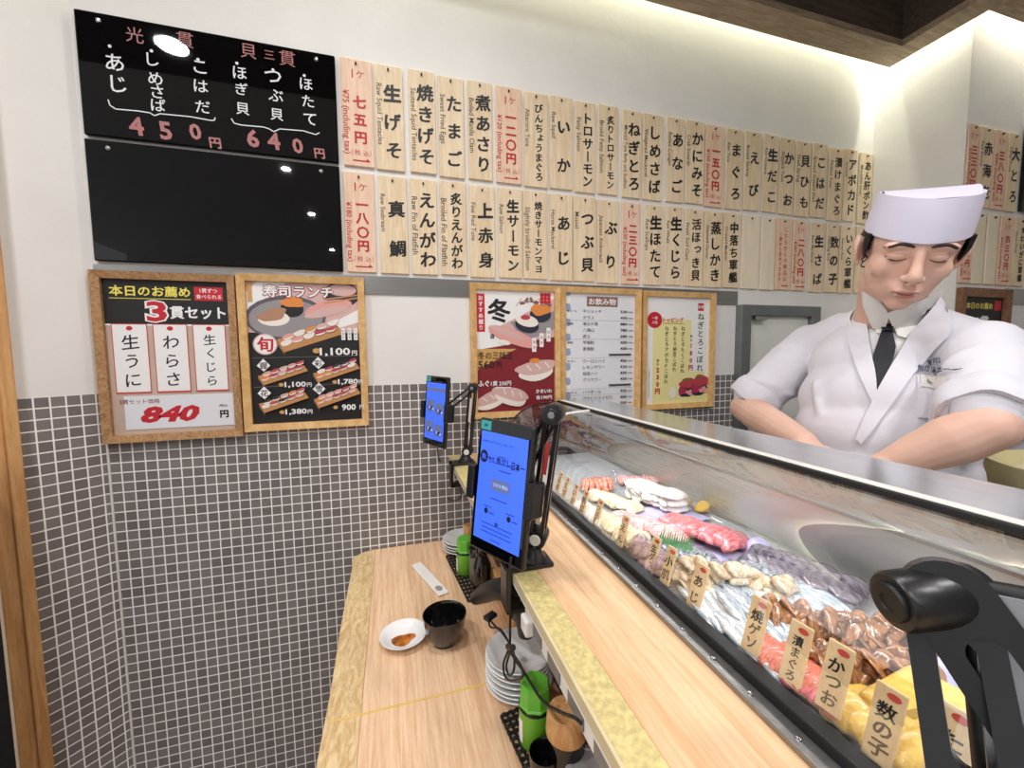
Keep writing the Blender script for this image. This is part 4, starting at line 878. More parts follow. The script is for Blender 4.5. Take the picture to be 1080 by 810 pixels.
mat('leaf_green', (58, 128, 66), .15, 30, rough=.4); mat('lavender_paper', (196, 190, 226), .03, 8, bump=.15, bscale=20, rough=.4); mat('shell_white', (226, 224, 216), .06, 20, rough=.25)
FZ = .976
def at_case(px, py, z=1.0): p = atZ(px, py, z); return p.x, p.y
def piece(c, L, W, T, m, name, label, cat, group, yaw=0, tilt=0, bend=0, nz=.15, seed=0, roll=0):
    """one soft slice: flattened, bent and slightly irregular"""
    def fn(p, d):
        k = 1 + nz * noise.noise(V((p.x * 50 + seed * 3.1, p.y * 50, p.z * 30 + seed)))
        x, y, z = p.x * k, p.y * k * (1 - .25 * p.x / L), p.z * k
        return V((x, y, z - bend * (x / L) ** 2 + .35 * T * math.sin(x / L * 5 + seed) * .4))
    c = (max(c[0], .336 + max(L * abs(math.cos(yaw)), W) * 1.02), c[1], c[2])
    R = Matrix.Rotation(yaw, 3, 'Z') @ Matrix.Rotation(tilt, 3, 'Y') @ Matrix.Rotation(roll, 3, 'X')
    o = MB().ell((0, 0, 0), (L, W, T), None, None, R, 18, 10, fn).build(name, m, smooth=80)
    o.location = c; return tag(o, label, cat, group)
def rows(px, py, n, dxy, L, W, T, m, name, label, cat, group, yaw, tilt=.12, bend=.006, z0=None, lift=.0, per=99, dz=.006, roll=0.0):
    x, y = at_case(px, py)
    for k in range(n):
        i, r = k % per, k // per
        heap = any(q in name for q in ('shell', 'clam', 'octopus')); jt = .007 if heap else .003
        c = (x + dxy[0] * (i - (min(n, per) - 1) / 2) + rnd.uniform(-jt, jt), y + dxy[1] * (i - (min(n, per) - 1) / 2) + rnd.uniform(-jt, jt), (z0 or FZ + T + .004) + r * dz + lift * i)
        piece(c, 1.12 * L * rnd.uniform(.9, 1.1), 1.22 * W * rnd.uniform(.88, 1.12), T * .92, m, name, label, cat, group, yaw + rnd.uniform(-.16, .16) * (10 if heap else 1), tilt + rnd.uniform(-.05, .05) * (5 if 'shell' in name or 'clam' in name else 1), bend * (1.6 if heap else 1), .45 if heap else .26, k + px, roll or (rnd.uniform(-.5, .5) if heap else (.55 if 'slice' in name or 'strip' in name else .25)))
G = 'fish in the glass case'
rows(630, 504, 16, (.007, -.003), .030, .0065, .006, 'prawn_flesh', 'prawn', 'orange red prawn in the row at the far end of the glass case', 'prawn', 'prawns at the far end', 1.2, .2, .02, None, .0006, 8, .008)
rows(672, 499, 10, (.008, -.003), .030, .010, .006, 'bream_flesh', 'fish_slice', 'pale pink slice under film behind the orange prawns', 'fish slice', 'pale slices behind the prawns', 1.1, .15, .006, None, .0, 10)
rows(650, 521, 12, (.003, -.009), .028, .009, .006, 'engawa_flesh', 'squid_strip', 'cream squid strip just in front of the prawns', 'squid', 'squid strips by the prawns', .4, .15, .008, None, .0003)
rows(694, 520, 24, (.004, -.014), .034, .015, .008, 'squid_flesh', 'squid_fillet', 'white squid fillet heaped behind the pale strips', 'squid', 'white squid fillets', .5, .25, .012, None, .0004, 8, .011)
rows(622, 536, 9, (.002, -.013), .022, .010, .007, 'squid_flesh', 'squid_strip', 'white squid strip lying close behind the name tags', 'squid', 'white strips behind the far tags', .3)
rows(654, 553, 18, (.003, -.012), .028, .009, .006, 'engawa_flesh', 'flatfish_fin_slice', 'cream yellow flatfish fin slice behind the middle tags', 'fish slice', 'flatfish fin slices', .5, .15, .01, None, .0003, 9, .009)
rows(688, 548, 14, (.0025, -.0085), .034, .011, .006, 'bream_flesh', 'bream_slice', 'pink and white striped bream slice left of the red tuna block', 'fish slice', 'bream slices', .3, .28, .012, None, .0007)
rows(746, 556, 14, (.0025, -.0075), .042, .012, .009, 'tuna_flesh', 'tuna_slice', 'rose red tuna slice on lavender paper', 'fish slice', 'red tuna slices', .2, .25, .014, FZ + .018, .0004)
rows(672, 585, 14, (.003, -.010), .019, .011, .009, 'octopus_flesh', 'octopus_piece', 'purple grey octopus piece in front of the green leaf', 'octopus', 'octopus pieces', .7, .2, .006, None, .0, 7, .011)
rows(716, 574, 8, (.008, -.010), .040, .009, .006, 'mackerel_skin', 'mackerel_fillet', 'dark backed mackerel fillet behind the small tags', 'fish fillet', 'mackerel fillets', 1.3, .05, .004, None, .0006)
rows(744, 588, 10, (.008, -.010), .036, .008, .006, 'silver_skin', 'white_fillet', 'white bellied fillet between mackerel and clams', 'fish fillet', 'white bellied fillets', 1.2, .1)
rows(772, 606, 40, (.009, -.010), .015, .007, .007, 'clam_flesh', 'clam_meat', 'beige clam meat in the heap behind the silver fillets', 'clam', 'clam meats', .9, .2, .006, None, .0, 10, .007, .2)
rows(726, 601, 12, (.003, -.009), .017, .007, .006, 'clam_flesh', 'clam_meat', 'beige clam meat tucked behind the tags', 'clam', 'clam meats behind the tags', .6, .2, .006, None, .0, 6, .008)
for r_, (px_, py_) in enumerate(((742, 618), (772, 640), (800, 662))):
    rows(px_, py_, 9, (.011, .003), .044, .0075, .005, 'silver_skin', 'silver_fillet', 'shiny silver fillet at the front of the case', 'fish fillet', 'front silver fillets', 1.25, .06, .004, None, .0)
for r_, (px_, py_) in enumerate(((800, 610), (832, 628))):
    rows(px_, py_, 10, (.013, .001), .044, .0085, .006, 'silver_skin', 'sardine_fillet', 'silver grey sardine fillet in the long rear row', 'fish fillet', 'rear sardine fillets', 1.35, .06, .004, FZ + .013, .0)
rows(838, 588, 8, (.005, -.011), .032, .011, .006, 'squid_purple', 'purple_squid', 'grey purple raw squid beyond the crumpled lavender sheet', 'squid', 'grey purple squid', .5, .1, .01, FZ + .02, .0, 8, .009)
rows(790, 596, 9, (.012, -.003), .040, .0085, .006, 'mackerel_skin', 'mackerel_fillet', 'dark mackerel fillet between clams and lavender sheet', 'fish fillet', 'mackerel fillets by the lavender sheet', 1.3, .06, .004, FZ + .014, .0)
rows(862, 602, 14, (.005, -.012), .036, .012, .007, 'squid_purple', 'purple_squid', 'dark purple raw squid at the back of the case', 'squid', 'purple squid', .4, .1, .01, None, .0, 7, .010)
rows(884, 655, 84, (.0075, -.0065), .013, .0052, .0052, 'ark_shell', 'ark_shell_meat', 'glossy brown ark shell meat in the heap beside the silver fillets', 'shellfish', 'ark shell meats', 1.0, .3, .014, None, .0, 14, .0045, .3)
rows(915, 690, 44, (.0085, -.005), .013, .0052, .0052, 'ark_shell', 'ark_shell_meat', 'glossy brown ark shell meat near the yellow omelette', 'shellfish', 'ark shell meats by the omelette', .7, .3, .014, None, .0, 11, .005, .3)
rows(815, 695, 14, (.003, -.0045), .028, .0075, .006, 'lean_tuna', 'salmon_slice', 'orange red fish slice between two front tags', 'fish slice', 'orange slices between the tags', .1, .3, .01, None, .0004)
rows(857, 716, 12, (.003, -.0045), .028, .007, .006, 'magenta_flesh', 'tuna_slice', 'magenta red tuna slice in front of the brown shell heap', 'fish slice', 'magenta tuna slices', .1, .3, .01, None, .0004)
# yellow omelette block and herring roe under the foreground arm
for k, (px, py, L) in enumerate(((965, 738, .085), (1000, 770, .08))):
    x, y = at_case(px, py); mb = MB(); mb.box((-L / 2, -.022, 0), (L / 2, .022, .03), bev=.008, seg=3)
    o = mb.build('omelette_block', 'omelette', smooth=50); o.location = (x, y, FZ + .001); o.rotation_euler = (0, 0, .1 - .2 * k); tag(o, 'yellow rolled omelette block, %s one under the black arm' % ('farther' if k == 0 else 'nearer'), 'omelette', 'omelette blocks')
rows(915, 765, 6, (.004, -.010), .030, .011, .011, 'herring_roe', 'herring_roe', 'yellow herring roe piece behind the nearest tag', 'herring roe', 'herring roe pieces', .2, .15, .01, None, .001)
x, y = at_case(722, 523); 
for k in range(2): piece((x + .02 * k, y - .03 * k, FZ + .012), .026, .012, .008, 'herring_roe', 'pickled_radish', 'yellow garnish %s the white squid at the back of the case' % ('behind' if k == 0 else 'to the near side of'), 'garnish', 'yellow garnish', .4, 0, .004, .1, k)
# serrated green leaf divider
x, y = at_case(712, 571); P = []
for k in range(15): P += [(-.036 + .072 * k / 14 - .001, .0), (-.036 + .072 * k / 14 + .0015, .030 + .008 * math.sin(k * 2.2))]
P2 = [(-.038, 0)] + [q for q in P] + [(.038, 0)]
o = MB().prism([(p, q) for p, q in [(.038, -.012)] + list(reversed(P2)) + [(-.038, -.012)]], -.0004, .0004, None, Matrix.Rotation(.9, 4, 'X')).build('leaf_divider', 'leaf_green'); o.location = (x, y, FZ + .020); o.rotation_euler = (0, 0, -1.0); o.scale = (.68, .68, .68)
tag(o, 'serrated green leaf divider in front of the bream slices', 'leaf divider')
# lavender wrapping sheets
def sheetobj(px, py, w, l, yaw, m, name, label, cat, group, z, amp, seed, drape=0.0):
    x, y = at_case(px, py)
    o = MB().quadgrid(lambda u, v: V(((u - .5) * w, (v - .5) * l, amp * (noise.noise(V((u * 3 + seed, v * 4, seed))) + .5 * noise.noise(V((u * 9, v * 9 + seed, 2)))) - drape * ((u - .5) ** 2 + (v - .5) ** 2))), 26, 30).build(name, m, smooth=70)
    o.location = (x, y, z); o.rotation_euler = (0, 0, yaw); return tag(o, label, cat, group)
sheetobj(742, 556, .13, .13, .35, 'lavender_paper', 'wrapping_sheet', 'lavender paper sheet under the red tuna slices', 'paper', 'lavender sheets', FZ + .005, .003, 2)
sheetobj(706, 533, .11, .10, .2, 'lavender_paper', 'wrapping_sheet', 'lavender paper sheet beside the white squid at the back', 'paper', 'lavender sheets', FZ + .005, .003, 4)
sheetobj(800, 572, .13, .15, -.2, 'lavender_paper', 'wrapping_sheet', 'crumpled lavender sheet at the back of the case behind the clams', 'paper', 'lavender sheets', FZ + .034, .008, 7, .9)
sheetobj(988, 688, .10, .06, -.2, 'lavender_paper', 'wrapping_sheet', 'lavender sheet seen through the slot of the foreground arm', 'paper', 'lavender sheets', FZ + .020, .006, 9, .4)
for k, (px, py, w, l, lb) in enumerate(((648, 503, .10, .10, 'clear film over the prawns and pale slices at the far end'), (702, 526, .10, .10, 'clear film draped over the white squid'), (785, 632, .12, .11, 'clear film over the silver fillets'), (895, 668, .10, .07, 'clear film over the brown ark shell meat'))):
    sheetobj(px, py, w, l, .2, 'clear_film', 'plastic_film', lb, 'film', 'clear films', FZ + .042, .008, 11 + k, .9)
# wooden name tags along the glass
tags = [('活赤', 590, 513, .046), ('えび', 597, 519, .046), ('いか', 606, 531, .046), ('帆立', 616, 538, .046), ('つぶ貝', 631, 546, .048), ('えん', 657, 567, .05), ('生ダコ', 689, 592, .05), ('小肌', 705, 604, .05), ('あじ', 736, 627, .054), ('焼ゲソ', 797, 670, .056), ('漬まぐろ', 839, 701, .056), ('かつお', 880, 727, .056), ('数の子', 932, 778, .056), ('たこ', 1000, 806, .056)]
for k, (s, px, py, h) in enumerate(tags):
    p = atX(px, py, .343); c = V((.343, p.y, max(p.z, FZ + h / 2 - .004) + .010))
    M = frame(c, (.10, -.99, 0), (.30, .03, .95)); w = .0195 if k > 7 else .016
    t = thing('name_tag', c, 'small upright wooden tag lettered %s at the front of the case' % s, 'name tag', 'wooden name tags in the case')
    MB().box((-w / 2, -h / 2, -.0015), (w / 2, h / 2, .0015), None, M, .0012, 2).build('tag_board', 'bamboo_tag', t)
    f = Flat(M, .0017); f.column(s, 0, h / 2 - .011, -h / 2 + .004, .0155, 'ink_black', .03, .92, .1)
    f.disc(.0025, h / 2 - .006, .0045, .0026, 'seal_red'); f.build('lettering', t)
    MB().tube([M @ V((0, -h / 2 + .001, -.0025)), M @ V((0, -h / 2 - .002, -.006)), V((c.x + .012, c.y, FZ + .002))], .0012, 6).build('tag_foot', 'metal_grey', t)
# ------------------------------------------------------------------ the chef
def skinmat():
    m, n, b = nt('skin'); setp(b, rough=.5, sss=.18); b.inputs['Subsurface Radius'].default_value = (.012, .005, .003); b.inputs['Subsurface Scale'].default_value = .5
    t = n.nodes.new('ShaderNodeTexNoise'); t.inputs['Scale'].default_value = 14; tc = n.nodes.new('ShaderNodeTexCoord'); n.links.new(tc.outputs['Object'], t.inputs['Vector'])
    r = n.nodes.new('ShaderNodeValToRGB'); r.color_ramp.elements[0].position = .3; r.color_ramp.elements[1].position = .72
    r.color_ramp.elements[0].color = (*lin((224, 180, 160)), 1); r.color_ramp.elements[1].color = (*lin((233, 192, 172)), 1)
    n.links.new(t.outputs['Fac'], r.inputs['Fac']); n.links.new(r.outputs[0], b.inputs['Base Color'])
skinmat()
mat('jacket_cloth', (225, 223, 231), .015, 8, bump=.22, bscale=16, rough=.8); mat('shirt_cloth', (240, 238, 234), .01, 10, bump=.05, bscale=30, rough=.75); mat('hat_cloth', (221, 216, 233), .01, 10, bump=.04, bscale=40, rough=.8)
mat('tie_cloth', (18, 20, 30), .05, 30, rough=.6); mat('hair_black', (20, 16, 15), .2, 60, (1, 1, .2), bump=.3, bscale=200, rough=.4); mat('lip_skin', (186, 112, 104), .05, 60, rough=.45); mat('brow_hair', (52, 38, 34), .1, 80, rough=.7)
mat('logo_ink', (62, 72, 96), 0, rough=.6)
K = .055
def PJ(px, py, X): return V(atX(px, py, X + K))
def remesh(mb, name, vox, it, fac=.5):
    """fuse the overlapping shapes of mb into one continuous smooth surface"""
    me = mb.mesh(name + '_src'); o = bpy.data.objects.new('tmp', me); COL.objects.link(o)
    m = o.modifiers.new('r', 'REMESH'); m.mode = 'VOXEL'; m.voxel_size = vox
    s = o.modifiers.new('s', 'SMOOTH'); s.factor = fac; s.iterations = it
    bpy.context.view_layer.update()
    r = bpy.data.meshes.new_from_object(o.evaluated_get(bpy.context.evaluated_depsgraph_get())); bpy.data.objects.remove(o); bpy.data.meshes.remove(me)
    for p in r.polygons: p.use_smooth = True
    r.name = name; return r
def obj_of(me, name, m, parent):
    me.materials.clear(); me.materials.append(MATS[m]); o = bpy.data.objects.new(name, me); COL.objects.link(o); o.parent = parent; o.matrix_parent_inverse = Matrix.Translation(parent.location).inverted(); return o
def capsule(mb, pts, rad, n=16):
    mb.tube(pts, rad, n)
    for p, r in ((pts[0], rad[0]), (pts[-1], rad[-1])): mb.ell(p, (r, r, r), None, None, None, n, 10)
chef = thing('person', (1.04, -.62, 0), 'person in white jacket, dark tie and white cap, looking down behind the glass case', 'person')
# head frame: x to picture right, y up the face, z out of the face
eye = PJ(970, 271, .862)
az, pt, rl = math.radians(40), math.radians(22), math.radians(10)
hz = V((-math.cos(az) * math.cos(pt), -math.sin(az) * math.cos(pt), -math.sin(pt)))
hx = hz.cross(V((0, 0, 1))).normalized() * -1; hy = hz.cross(hx)
hx2 = hx * math.cos(rl) - hy * math.sin(rl); hy2 = hy * math.cos(rl) + hx * math.sin(rl)
HS = .93
HC = eye - hz * .083 * HS
MH = Matrix(((hx2.x * HS, hy2.x * HS, hz.x * HS, HC.x), (hx2.y * HS, hy2.y * HS, hz.y * HS, HC.y), (hx2.z * HS, hy2.z * HS, hz.z * HS, HC.z), (0, 0, 0, 1)))
RH = MH.to_3x3()
def hell(mb, c, r, rot=0.0, nu=24, nv=16):
    R = RH @ Matrix.Rotation(rot, 3, 'Z'); mb.ell(MH @ V(c), r, None, None, R, nu, nv)
def htube(mb, pts, rad, n=14): capsule(mb, [MH @ V(p) for p in pts], rad, n)
neck0 = MH @ V((0, -.07, -.03)); neck1 = PJ(932, 352, 1.015)
Rs, Ls = PJ(856, 366, 1.005), PJ(1038, 372, .995)
Re, Le = PJ(786, 430, .872), PJ(1042, 450, .832)
Rw, Lw = PJ(848, 468, .735), PJ(940, 489, .775)
chest = (Rs + Ls) / 2 + V((-.0, 0, -.11)); hips = V((1.075, -.60, .90))
fwd = V((-.93, -.36, 0)).normalized(); side = V((-fwd.y, fwd.x, 0))     # side: towards the chef's right (picture left)
if side.dot(Rs - Ls) < 0: side = -side
b = MB()
hell(b, (0, .022, -.012), (.0765, .074, .096), nu=32, nv=20)                      # skull
hell(b, (0, -.025, .016), (.067, .082, .062)); hell(b, (0, -.066, .020), (.055, .046, .054)); hell(b, (0, -.060, .046), (.041, .044, .033)); hell(b, (0, -.020, .040), (.056, .050, .038))
hell(b, (0, -.099, .056), (.021, .015, .019))                                      # chin
for s in (-1, 1):
    hell(b, (s * .040, -.028, .050), (.023, .024, .021)); hell(b, (s * .031, .019, .070), (.027, .0085, .013), s * -.08)
    hell(b, (s * .031, -.0015, .0675), (.0165, .0105, .0135)); hell(b, (s * .012, -.041, .0905), (.0085, .0075, .0105))
    R = RH @ Matrix.Rotation(s * .5, 3, 'Y') @ Matrix.Rotation(-s * .12, 3, 'Z')
    b.ell(MH @ V((s * .081, -.006, -.008)), (.006, .031, .0185), None, None, R, 16, 12); b.ell(MH @ V((s * .0865, .004, -.014)), (.0055, .023, .014), None, None, R, 16, 12); b.ell(MH @ V((s * .078, -.032, -.002)), (.005, .009, .007), None, None, R, 12, 8)
htube(b, [(0, .012, .079), (0, -.014, .089), (0, -.036, .1005)], [.0075, .0085, .0115]); hell(b, (0, -.0385, .100), (.0115, .0095, .010))
hell(b, (0, -.066, .072), (.026, .018, .016)); hell(b, (0, -.0665, .0855), (.021, .0045, .0065)); hell(b, (0, -.0765, .0835), (.018, .0052, .0065))
capsule(b, [neck0, neck0 * .5 + neck1 * .5, neck1], [.057, .055, .062])
# trunk under the clothes, arms, hands, one continuous surface
capsule(b, [neck1 + V((0, 0, -.02)), chest, hips], [.07, .11, .11], 18)
for sh, elb, wr in ((Rs, Re, Rw), (Ls, Le, Lw)):
    capsule(b, [sh, sh * .5 + elb * .5, elb], [.048, .044, .038]); capsule(b, [elb, elb * .68 + wr * .32, elb * .25 + wr * .75, wr], [.038, .040, .032, .0255])
def hand(b, wr, direc, palm_n, thumb_side, curl):
    d = direc.normalized(); n_ = (palm_n - d * palm_n.dot(d)).normalized(); w = d.cross(n_) * thumb_side          # w points to the thumb side
    R = Matrix((w, n_, d)).transposed()
    b.ell(wr + d * .045, (.040, .015, .052), None, None, R, 18, 12); b.ell(wr + d * .012, (.029, .020, .03), None, None, R, 16, 10)
    for k, (off, L) in enumerate(((.029, .070), (.010, .078), (-.010, .072), (-.028, .058))):
        p = wr + d * .083 + w * off; a = 0; P = [p - d * .02]
        for q, fr_ in enumerate((.45, .30, .25)): P.append(p); a += curl[q]; p = p + (d * math.cos(a) + n_ * math.sin(a)) * L * fr_
        P.append(p); capsule(b, P, [.0092, .0095, .0088, .0082, .0070], 10)
    p = wr + d * .025 + w * .026; capsule(b, [p, p + (w * .7 + d * .6 + n_ * .25) * .032, p + (w * .75 + d * 1.3 + n_ * .6) * .042, p + (w * .6 + d * 1.9 + n_ * .9) * .045], [.014, .0125, .0105, .008], 10)
hand(b, Rw, (Rw - Re).normalized() * .8 + V((-.1, -.25, -.35)), V((-.1, 0, -1)), 1, (.35, .6, .5))
hand(b, Lw, V((-.45, .75, -.30)), V((-.1, 0, -1)), -1, (.35, .6, .5))
body = obj_of(remesh(b, 'body', .0026, 10), 'body', 'skin', chef)
bt = BVHTree.FromObject(body, bpy.context.evaluated_depsgraph_get()) if False else BVHTree.FromPolygons([v.co for v in body.data.vertices], [tuple(p.vertices) for p in body.data.polygons])
def onface(bv, x, y, lift=.0008, z0=.2):
    h = bv.ray_cast(MH @ V((x, y, z0)), -hz)
    return (h[0] + h[1] * lift) if h[0] is not None else MH @ V((x, y, .08))
# lips, closed lids, brows laid onto the face surface
def strip(pts, rad, name, m, flat=1.0): return MB().tube([onface(bt, x, y, .0) for x, y in pts], rad, 8, sub=3).build(name, m, chef, smooth=80)
strip([(-.021, -.0705), (-.010, -.0690), (0, -.0700), (.010, -.0690), (.021, -.0705)], [.0006, .0022, .0026, .0022, .0006], 'lips', 'lip_skin')
strip([(-.017, -.0755), (-.008, -.0770), (0, -.0775), (.008, -.0770), (.017, -.0755)], [.0008, .0026, .0030, .0026, .0008], 'lips', 'lip_skin')
strip([(-.0215, -.0718), (-.010, -.0722), (0, -.0728), (.010, -.0722), (.0215, -.0718)], [.0005, .0009, .001, .0009, .0005], 'mouth_line', 'brow_hair')
for s in (-1, 1):
    strip([(s * .0165, -.0052), (s * .024, -.0088), (s * .032, -.0098), (s * .040, -.0084), (s * .0475, -.0045)], [.0005, .0011, .0014, .0014, .0007], 'eyelashes', 'brow_hair')
    strip([(s * .018, .0015), (s * .027, .0042), (s * .036, .0038), (s * .044, .0012)], [.0003, .0005, .0005, .0003], 'eyelid_crease', 'lip_skin')
    MB().tube([onface(bt, s * x, y, .0003) for x, y in ((.012, .0175), (.024, .0215), (.036, .0220), (.048, .0165), (.054, .0125))], [.0018, .0032, .0030, .0024, .0008], 8, sub=3, flat=.8).build('eyebrow', 'brow_hair', chef, smooth=80)
    hell2 = MB(); hell2.ell(onface(bt, s * .0075, -.0460, -.0002), (.0032, .0016, .0012), None, None, RH, 10, 6); hell2.build('nostril', 'brow_hair', chef, smooth=80)
# hair: a cap over the skull that shows below the hat at the sides and back, with sideburns
def hairfn(u, v):
    ph = 2 * PI * u; th = .15 + (PI * .72) * v
    d = V((math.sin(th) * math.sin(ph), math.cos(th), math.sin(th) * math.cos(ph)))
    r = 1 + .03 * noise.noise(d * 14)
    return MH @ V((d.x * .0835 * r, 0.024 + d.y * .080 * r, -.016 + d.z * .0985 * r))
hb = MB(); hb.quadgrid(hairfn, 72, 40, closeu=True)
keep = []
IMH = MH.inverted()
for f_ in hb.f:
    c = sum((IMH @ hb.v[i] for i in f_), V()) / len(f_)
    side_l = abs(c.x) > .055
    line = .040 if c.z > .030 else (.0 if c.z > .016 else (.024 if c.z > -.034 else -.075))
    if line < c.y < .072: keep.append(f_)
hb.f = keep; hb.m = [None] * len(keep)
for s in (-1, 1):
    for k in range(5): hb.tube([MH @ V((s * .0775, .034, .030 - .005 * k)), MH @ V((s * .0775, .010, .029 - .005 * k)), MH @ V((s * .0735, -.014 - .003 * (k % 3), .027 - .0045 * k))], [.0045, .0042, .0010], 8)
hb.build('hair', 'hair_black', chef, smooth=80)
# white cap: round band with pinched sides and a folded, sunken top
def hatring(y, ax_, az_, cz, lift=0.0, pinch=0.0, n=64):
    P = []
    for k in range(n):
        a = 2 * PI * k / n; x, z = math.cos(a), math.sin(a); q = 1 + pinch * abs(math.cos(a)) ** 6
        P.append(MH @ V((x * ax_ * q, y + lift * (z * .5 + .0) + .012 * pinch * 8 * abs(math.cos(a)) ** 8 - .004 * (1 - abs(x)), cz + z * az_)))
    return P
rings = [hatring(.034, .0815, .098, -.012, -.014), hatring(.036, .0835, .100, -.012, -.014), hatring(.060, .082, .098, -.014, -.008, .008), hatring(.088, .079, .094, -.016, -.004, .016), hatring(.106, .0765, .089, -.017, .0, .028),
         hatring(.1055, .0735, .085, -.017, .0, .028), hatring(.0995, .066, .062, -.017, 0, .02), hatring(.099, .052, .03, -.017, 0, .0), hatring(.104, .052, .006, -.017, 0, .0)]
hm = MB(); n_ = 64
for R_i in rings: hm.v += R_i
for i in range(len(rings) - 1):
    for k in range(n_): k2 = (k + 1) % n_; hm.f.append((i * n_ + k, i * n_ + k2, (i + 1) * n_ + k2, (i + 1) * n_ + k)); hm.m.append(None)
hm.f.append(tuple((len(rings) - 1) * n_ + k for k in range(n_))); hm.m.append(None)
hm.build('hat', 'hat_cloth', chef, smooth=38)
hs = MB()
hs.quadgrid(lambda u, v: MH @ V(((u - .5) * .140, .098 + .016 * math.sin(PI * (.12 + .88 * v)) + .008 * (u - .5), -.055 + .072 * v + .01 * math.cos(PI * (u - .5)))), 16, 8); hs.build('hat_fold', 'hat_cloth', chef, smooth=60)
# ---- jacket
j = MB()
up = V((0, 0, 1))
shm = (Rs + Ls) / 2
for q in range(7):
    t_ = q / 6; c = shm * (1 - t_) + V((hips.x, hips.y, .86)) * t_ + fwd * (.015 + .030 * math.sin(PI * min(1, t_ * .9)))
    wd = (.135, .152, .158, .158, .156, .156, .16)[q]; dp = (.080, .104, .118, .124, .126, .128, .13)[q]
    R = Matrix((side, fwd, up)).transposed(); j.ell(c + V((0, 0, -.045)), (wd, dp, .115), None, None, R, 28, 16)
capsule(j, [neck1 + V((.012, 0, .0)), neck1 * .5 + Rs * .5 + V((0, 0, .016)), Rs + V((0, 0, -.004))], [.058, .056, .056]); capsule(j, [neck1 + V((.012, 0, .0)), neck1 * .5 + Ls * .5 + V((0, 0, .016)), Ls + V((0, 0, -.004))], [.058, .056, .056])
for sh, elb, dd_ in ((Rs, Re, side), (Ls, Le, -side)):
    e2 = sh + (elb - sh) * .80; capsule(j, [sh, sh * .55 + e2 * .45 + dd_ * .004, e2], [.060, .061, .060], 18)
    ad = (elb - sh).normalized()
    for q in range(5):                                                              # soft folds across the sleeve
        c = sh + (elb - sh) * (.15 + .15 * q); o_ = ad.orthogonal().normalized(); o2 = ad.cross(o_); ph = q * 1.9
        j.tube([c + (o_ * math.cos(ph + a) + o2 * math.sin(ph + a)) * (.058) + ad * (.022 * a) for a in [k * .28 for k in range(8)]], [.002, .006, .008, .009, .009, .008, .006, .002], 8)
for k, (a_, c_) in enumerate((((.10, -.06), (.05, -.26)), ((-.10, -.05), (-.06, -.22)), ((.08, -.20), (.02, -.36)), ((-.09, -.18), (-.02, -.36)), ((.0, -.24), (.06, -.40)))):
    P = [shm + side * (a_[0] + (c_[0] - a_[0]) * t_) + fwd * (.100 + .018 * math.sin(PI * t_)) + up * (a_[1] + (c_[1] - a_[1]) * t_) for t_ in [q / 7 for q in range(8)]]
    j.tube(P, [.003, .006, .008, .009, .009, .008, .006, .003], 8)
jm = remesh(j, 'jacket', .006, 5)
jb = BVHTree.FromPolygons([v.co.copy() for v in jm.vertices], [tuple(p.vertices) for p in jm.polygons])
def chest_pt(px, py, lift=.002):
    """point on the jacket surface met by a ray through the picture position"""
    d = ray(px, py).normalized(); h = jb.ray_cast(CAM, d)
    return (h[0] + (h[1] if h[1].dot(d) < 0 else -h[1]) * lift) if h[0] is not None else CAM + d * 1.2
# open the neck: drop jacket faces inside the V and around the neck
Vt = [(905, 318), (995, 315), (952, 372), (922, 420), (910, 372)]
def inside(px, py, P):
    r_ = False
    for i in range(len(P)):
        (x1, y1), (x2, y2) = P[i], P[i - 1]
        if (y1 > py) != (y2 > py) and px < (x2 - x1) * (py - y1) / (y2 - y1) + x1: r_ = not r_
    return r_
def pxof(p): v = p - CAM; z = v.dot(F_); return 540 + FPX * v.dot(R_) / z, 405 - FPX * v.dot(U_) / z
bmj = bmesh.new(); bmj.from_mesh(jm); kill = []
for f_ in bmj.faces:
    c = f_.calc_center_median()
    if (c - neck1).length < .070 and c.z > neck1.z + .036: kill.append(f_); continue
    if f_.normal.dot(CAM - c) > 0 and inside(*pxof(c), Vt): kill.append(f_)
shirt_faces = MB()
bmesh.ops.delete(bmj, geom=kill, context='FACES'); bmj.to_mesh(jm); bmj.free()
jo = obj_of(jm, 'jacket', 'jacket_cloth', chef)
sm = jo.modifiers.new('s', 'SOLIDIFY'); sm.thickness = .004; sm.offset = -1
# shirt: the same trunk, slightly smaller, shows inside the V
s_ = MB()
for q in range(4):
    t_ = q / 6; c = shm * (1 - t_) + V((hips.x, hips.y, .86)) * t_ + fwd * (.015 + .030 * math.sin(PI * min(1, t_ * .9)))
    wd = (.122, .138, .143, .143)[q]; dp = (.073, .097, .111, .117)[q]; s_.ell(c + V((0, 0, -.045)), (wd, dp, .11), None, None, Matrix((side, fwd, up)).transposed(), 28, 16)
capsule(s_, [neck1 + V((.008, 0, -.03)), neck1 + V((.004, 0, .012))], [.066, .062])
sh_m = remesh(s_, 'shirt', .006, 5)
bms = bmesh.new(); bms.from_mesh(sh_m); bmesh.ops.delete(bms, geom=[f_ for f_ in bms.faces if f_.calc_center_median().z > neck1.z + .040], context='FACES'); bms.to_mesh(sh_m); bms.free()
so_ = obj_of(sh_m, 'shirt', 'shirt_cloth', chef)
sb = BVHTree.FromPolygons([v.co.copy() for v in sh_m.vertices], [tuple(p.vertices) for p in sh_m.polygons])
def surf(bv, px, py, lift):
    d = ray(px, py).normalized(); h = bv.ray_cast(CAM, d)
    return (h[0] + (h[1] if h[1].dot(d) < 0 else -h[1]) * lift) if h[0] is not None else None
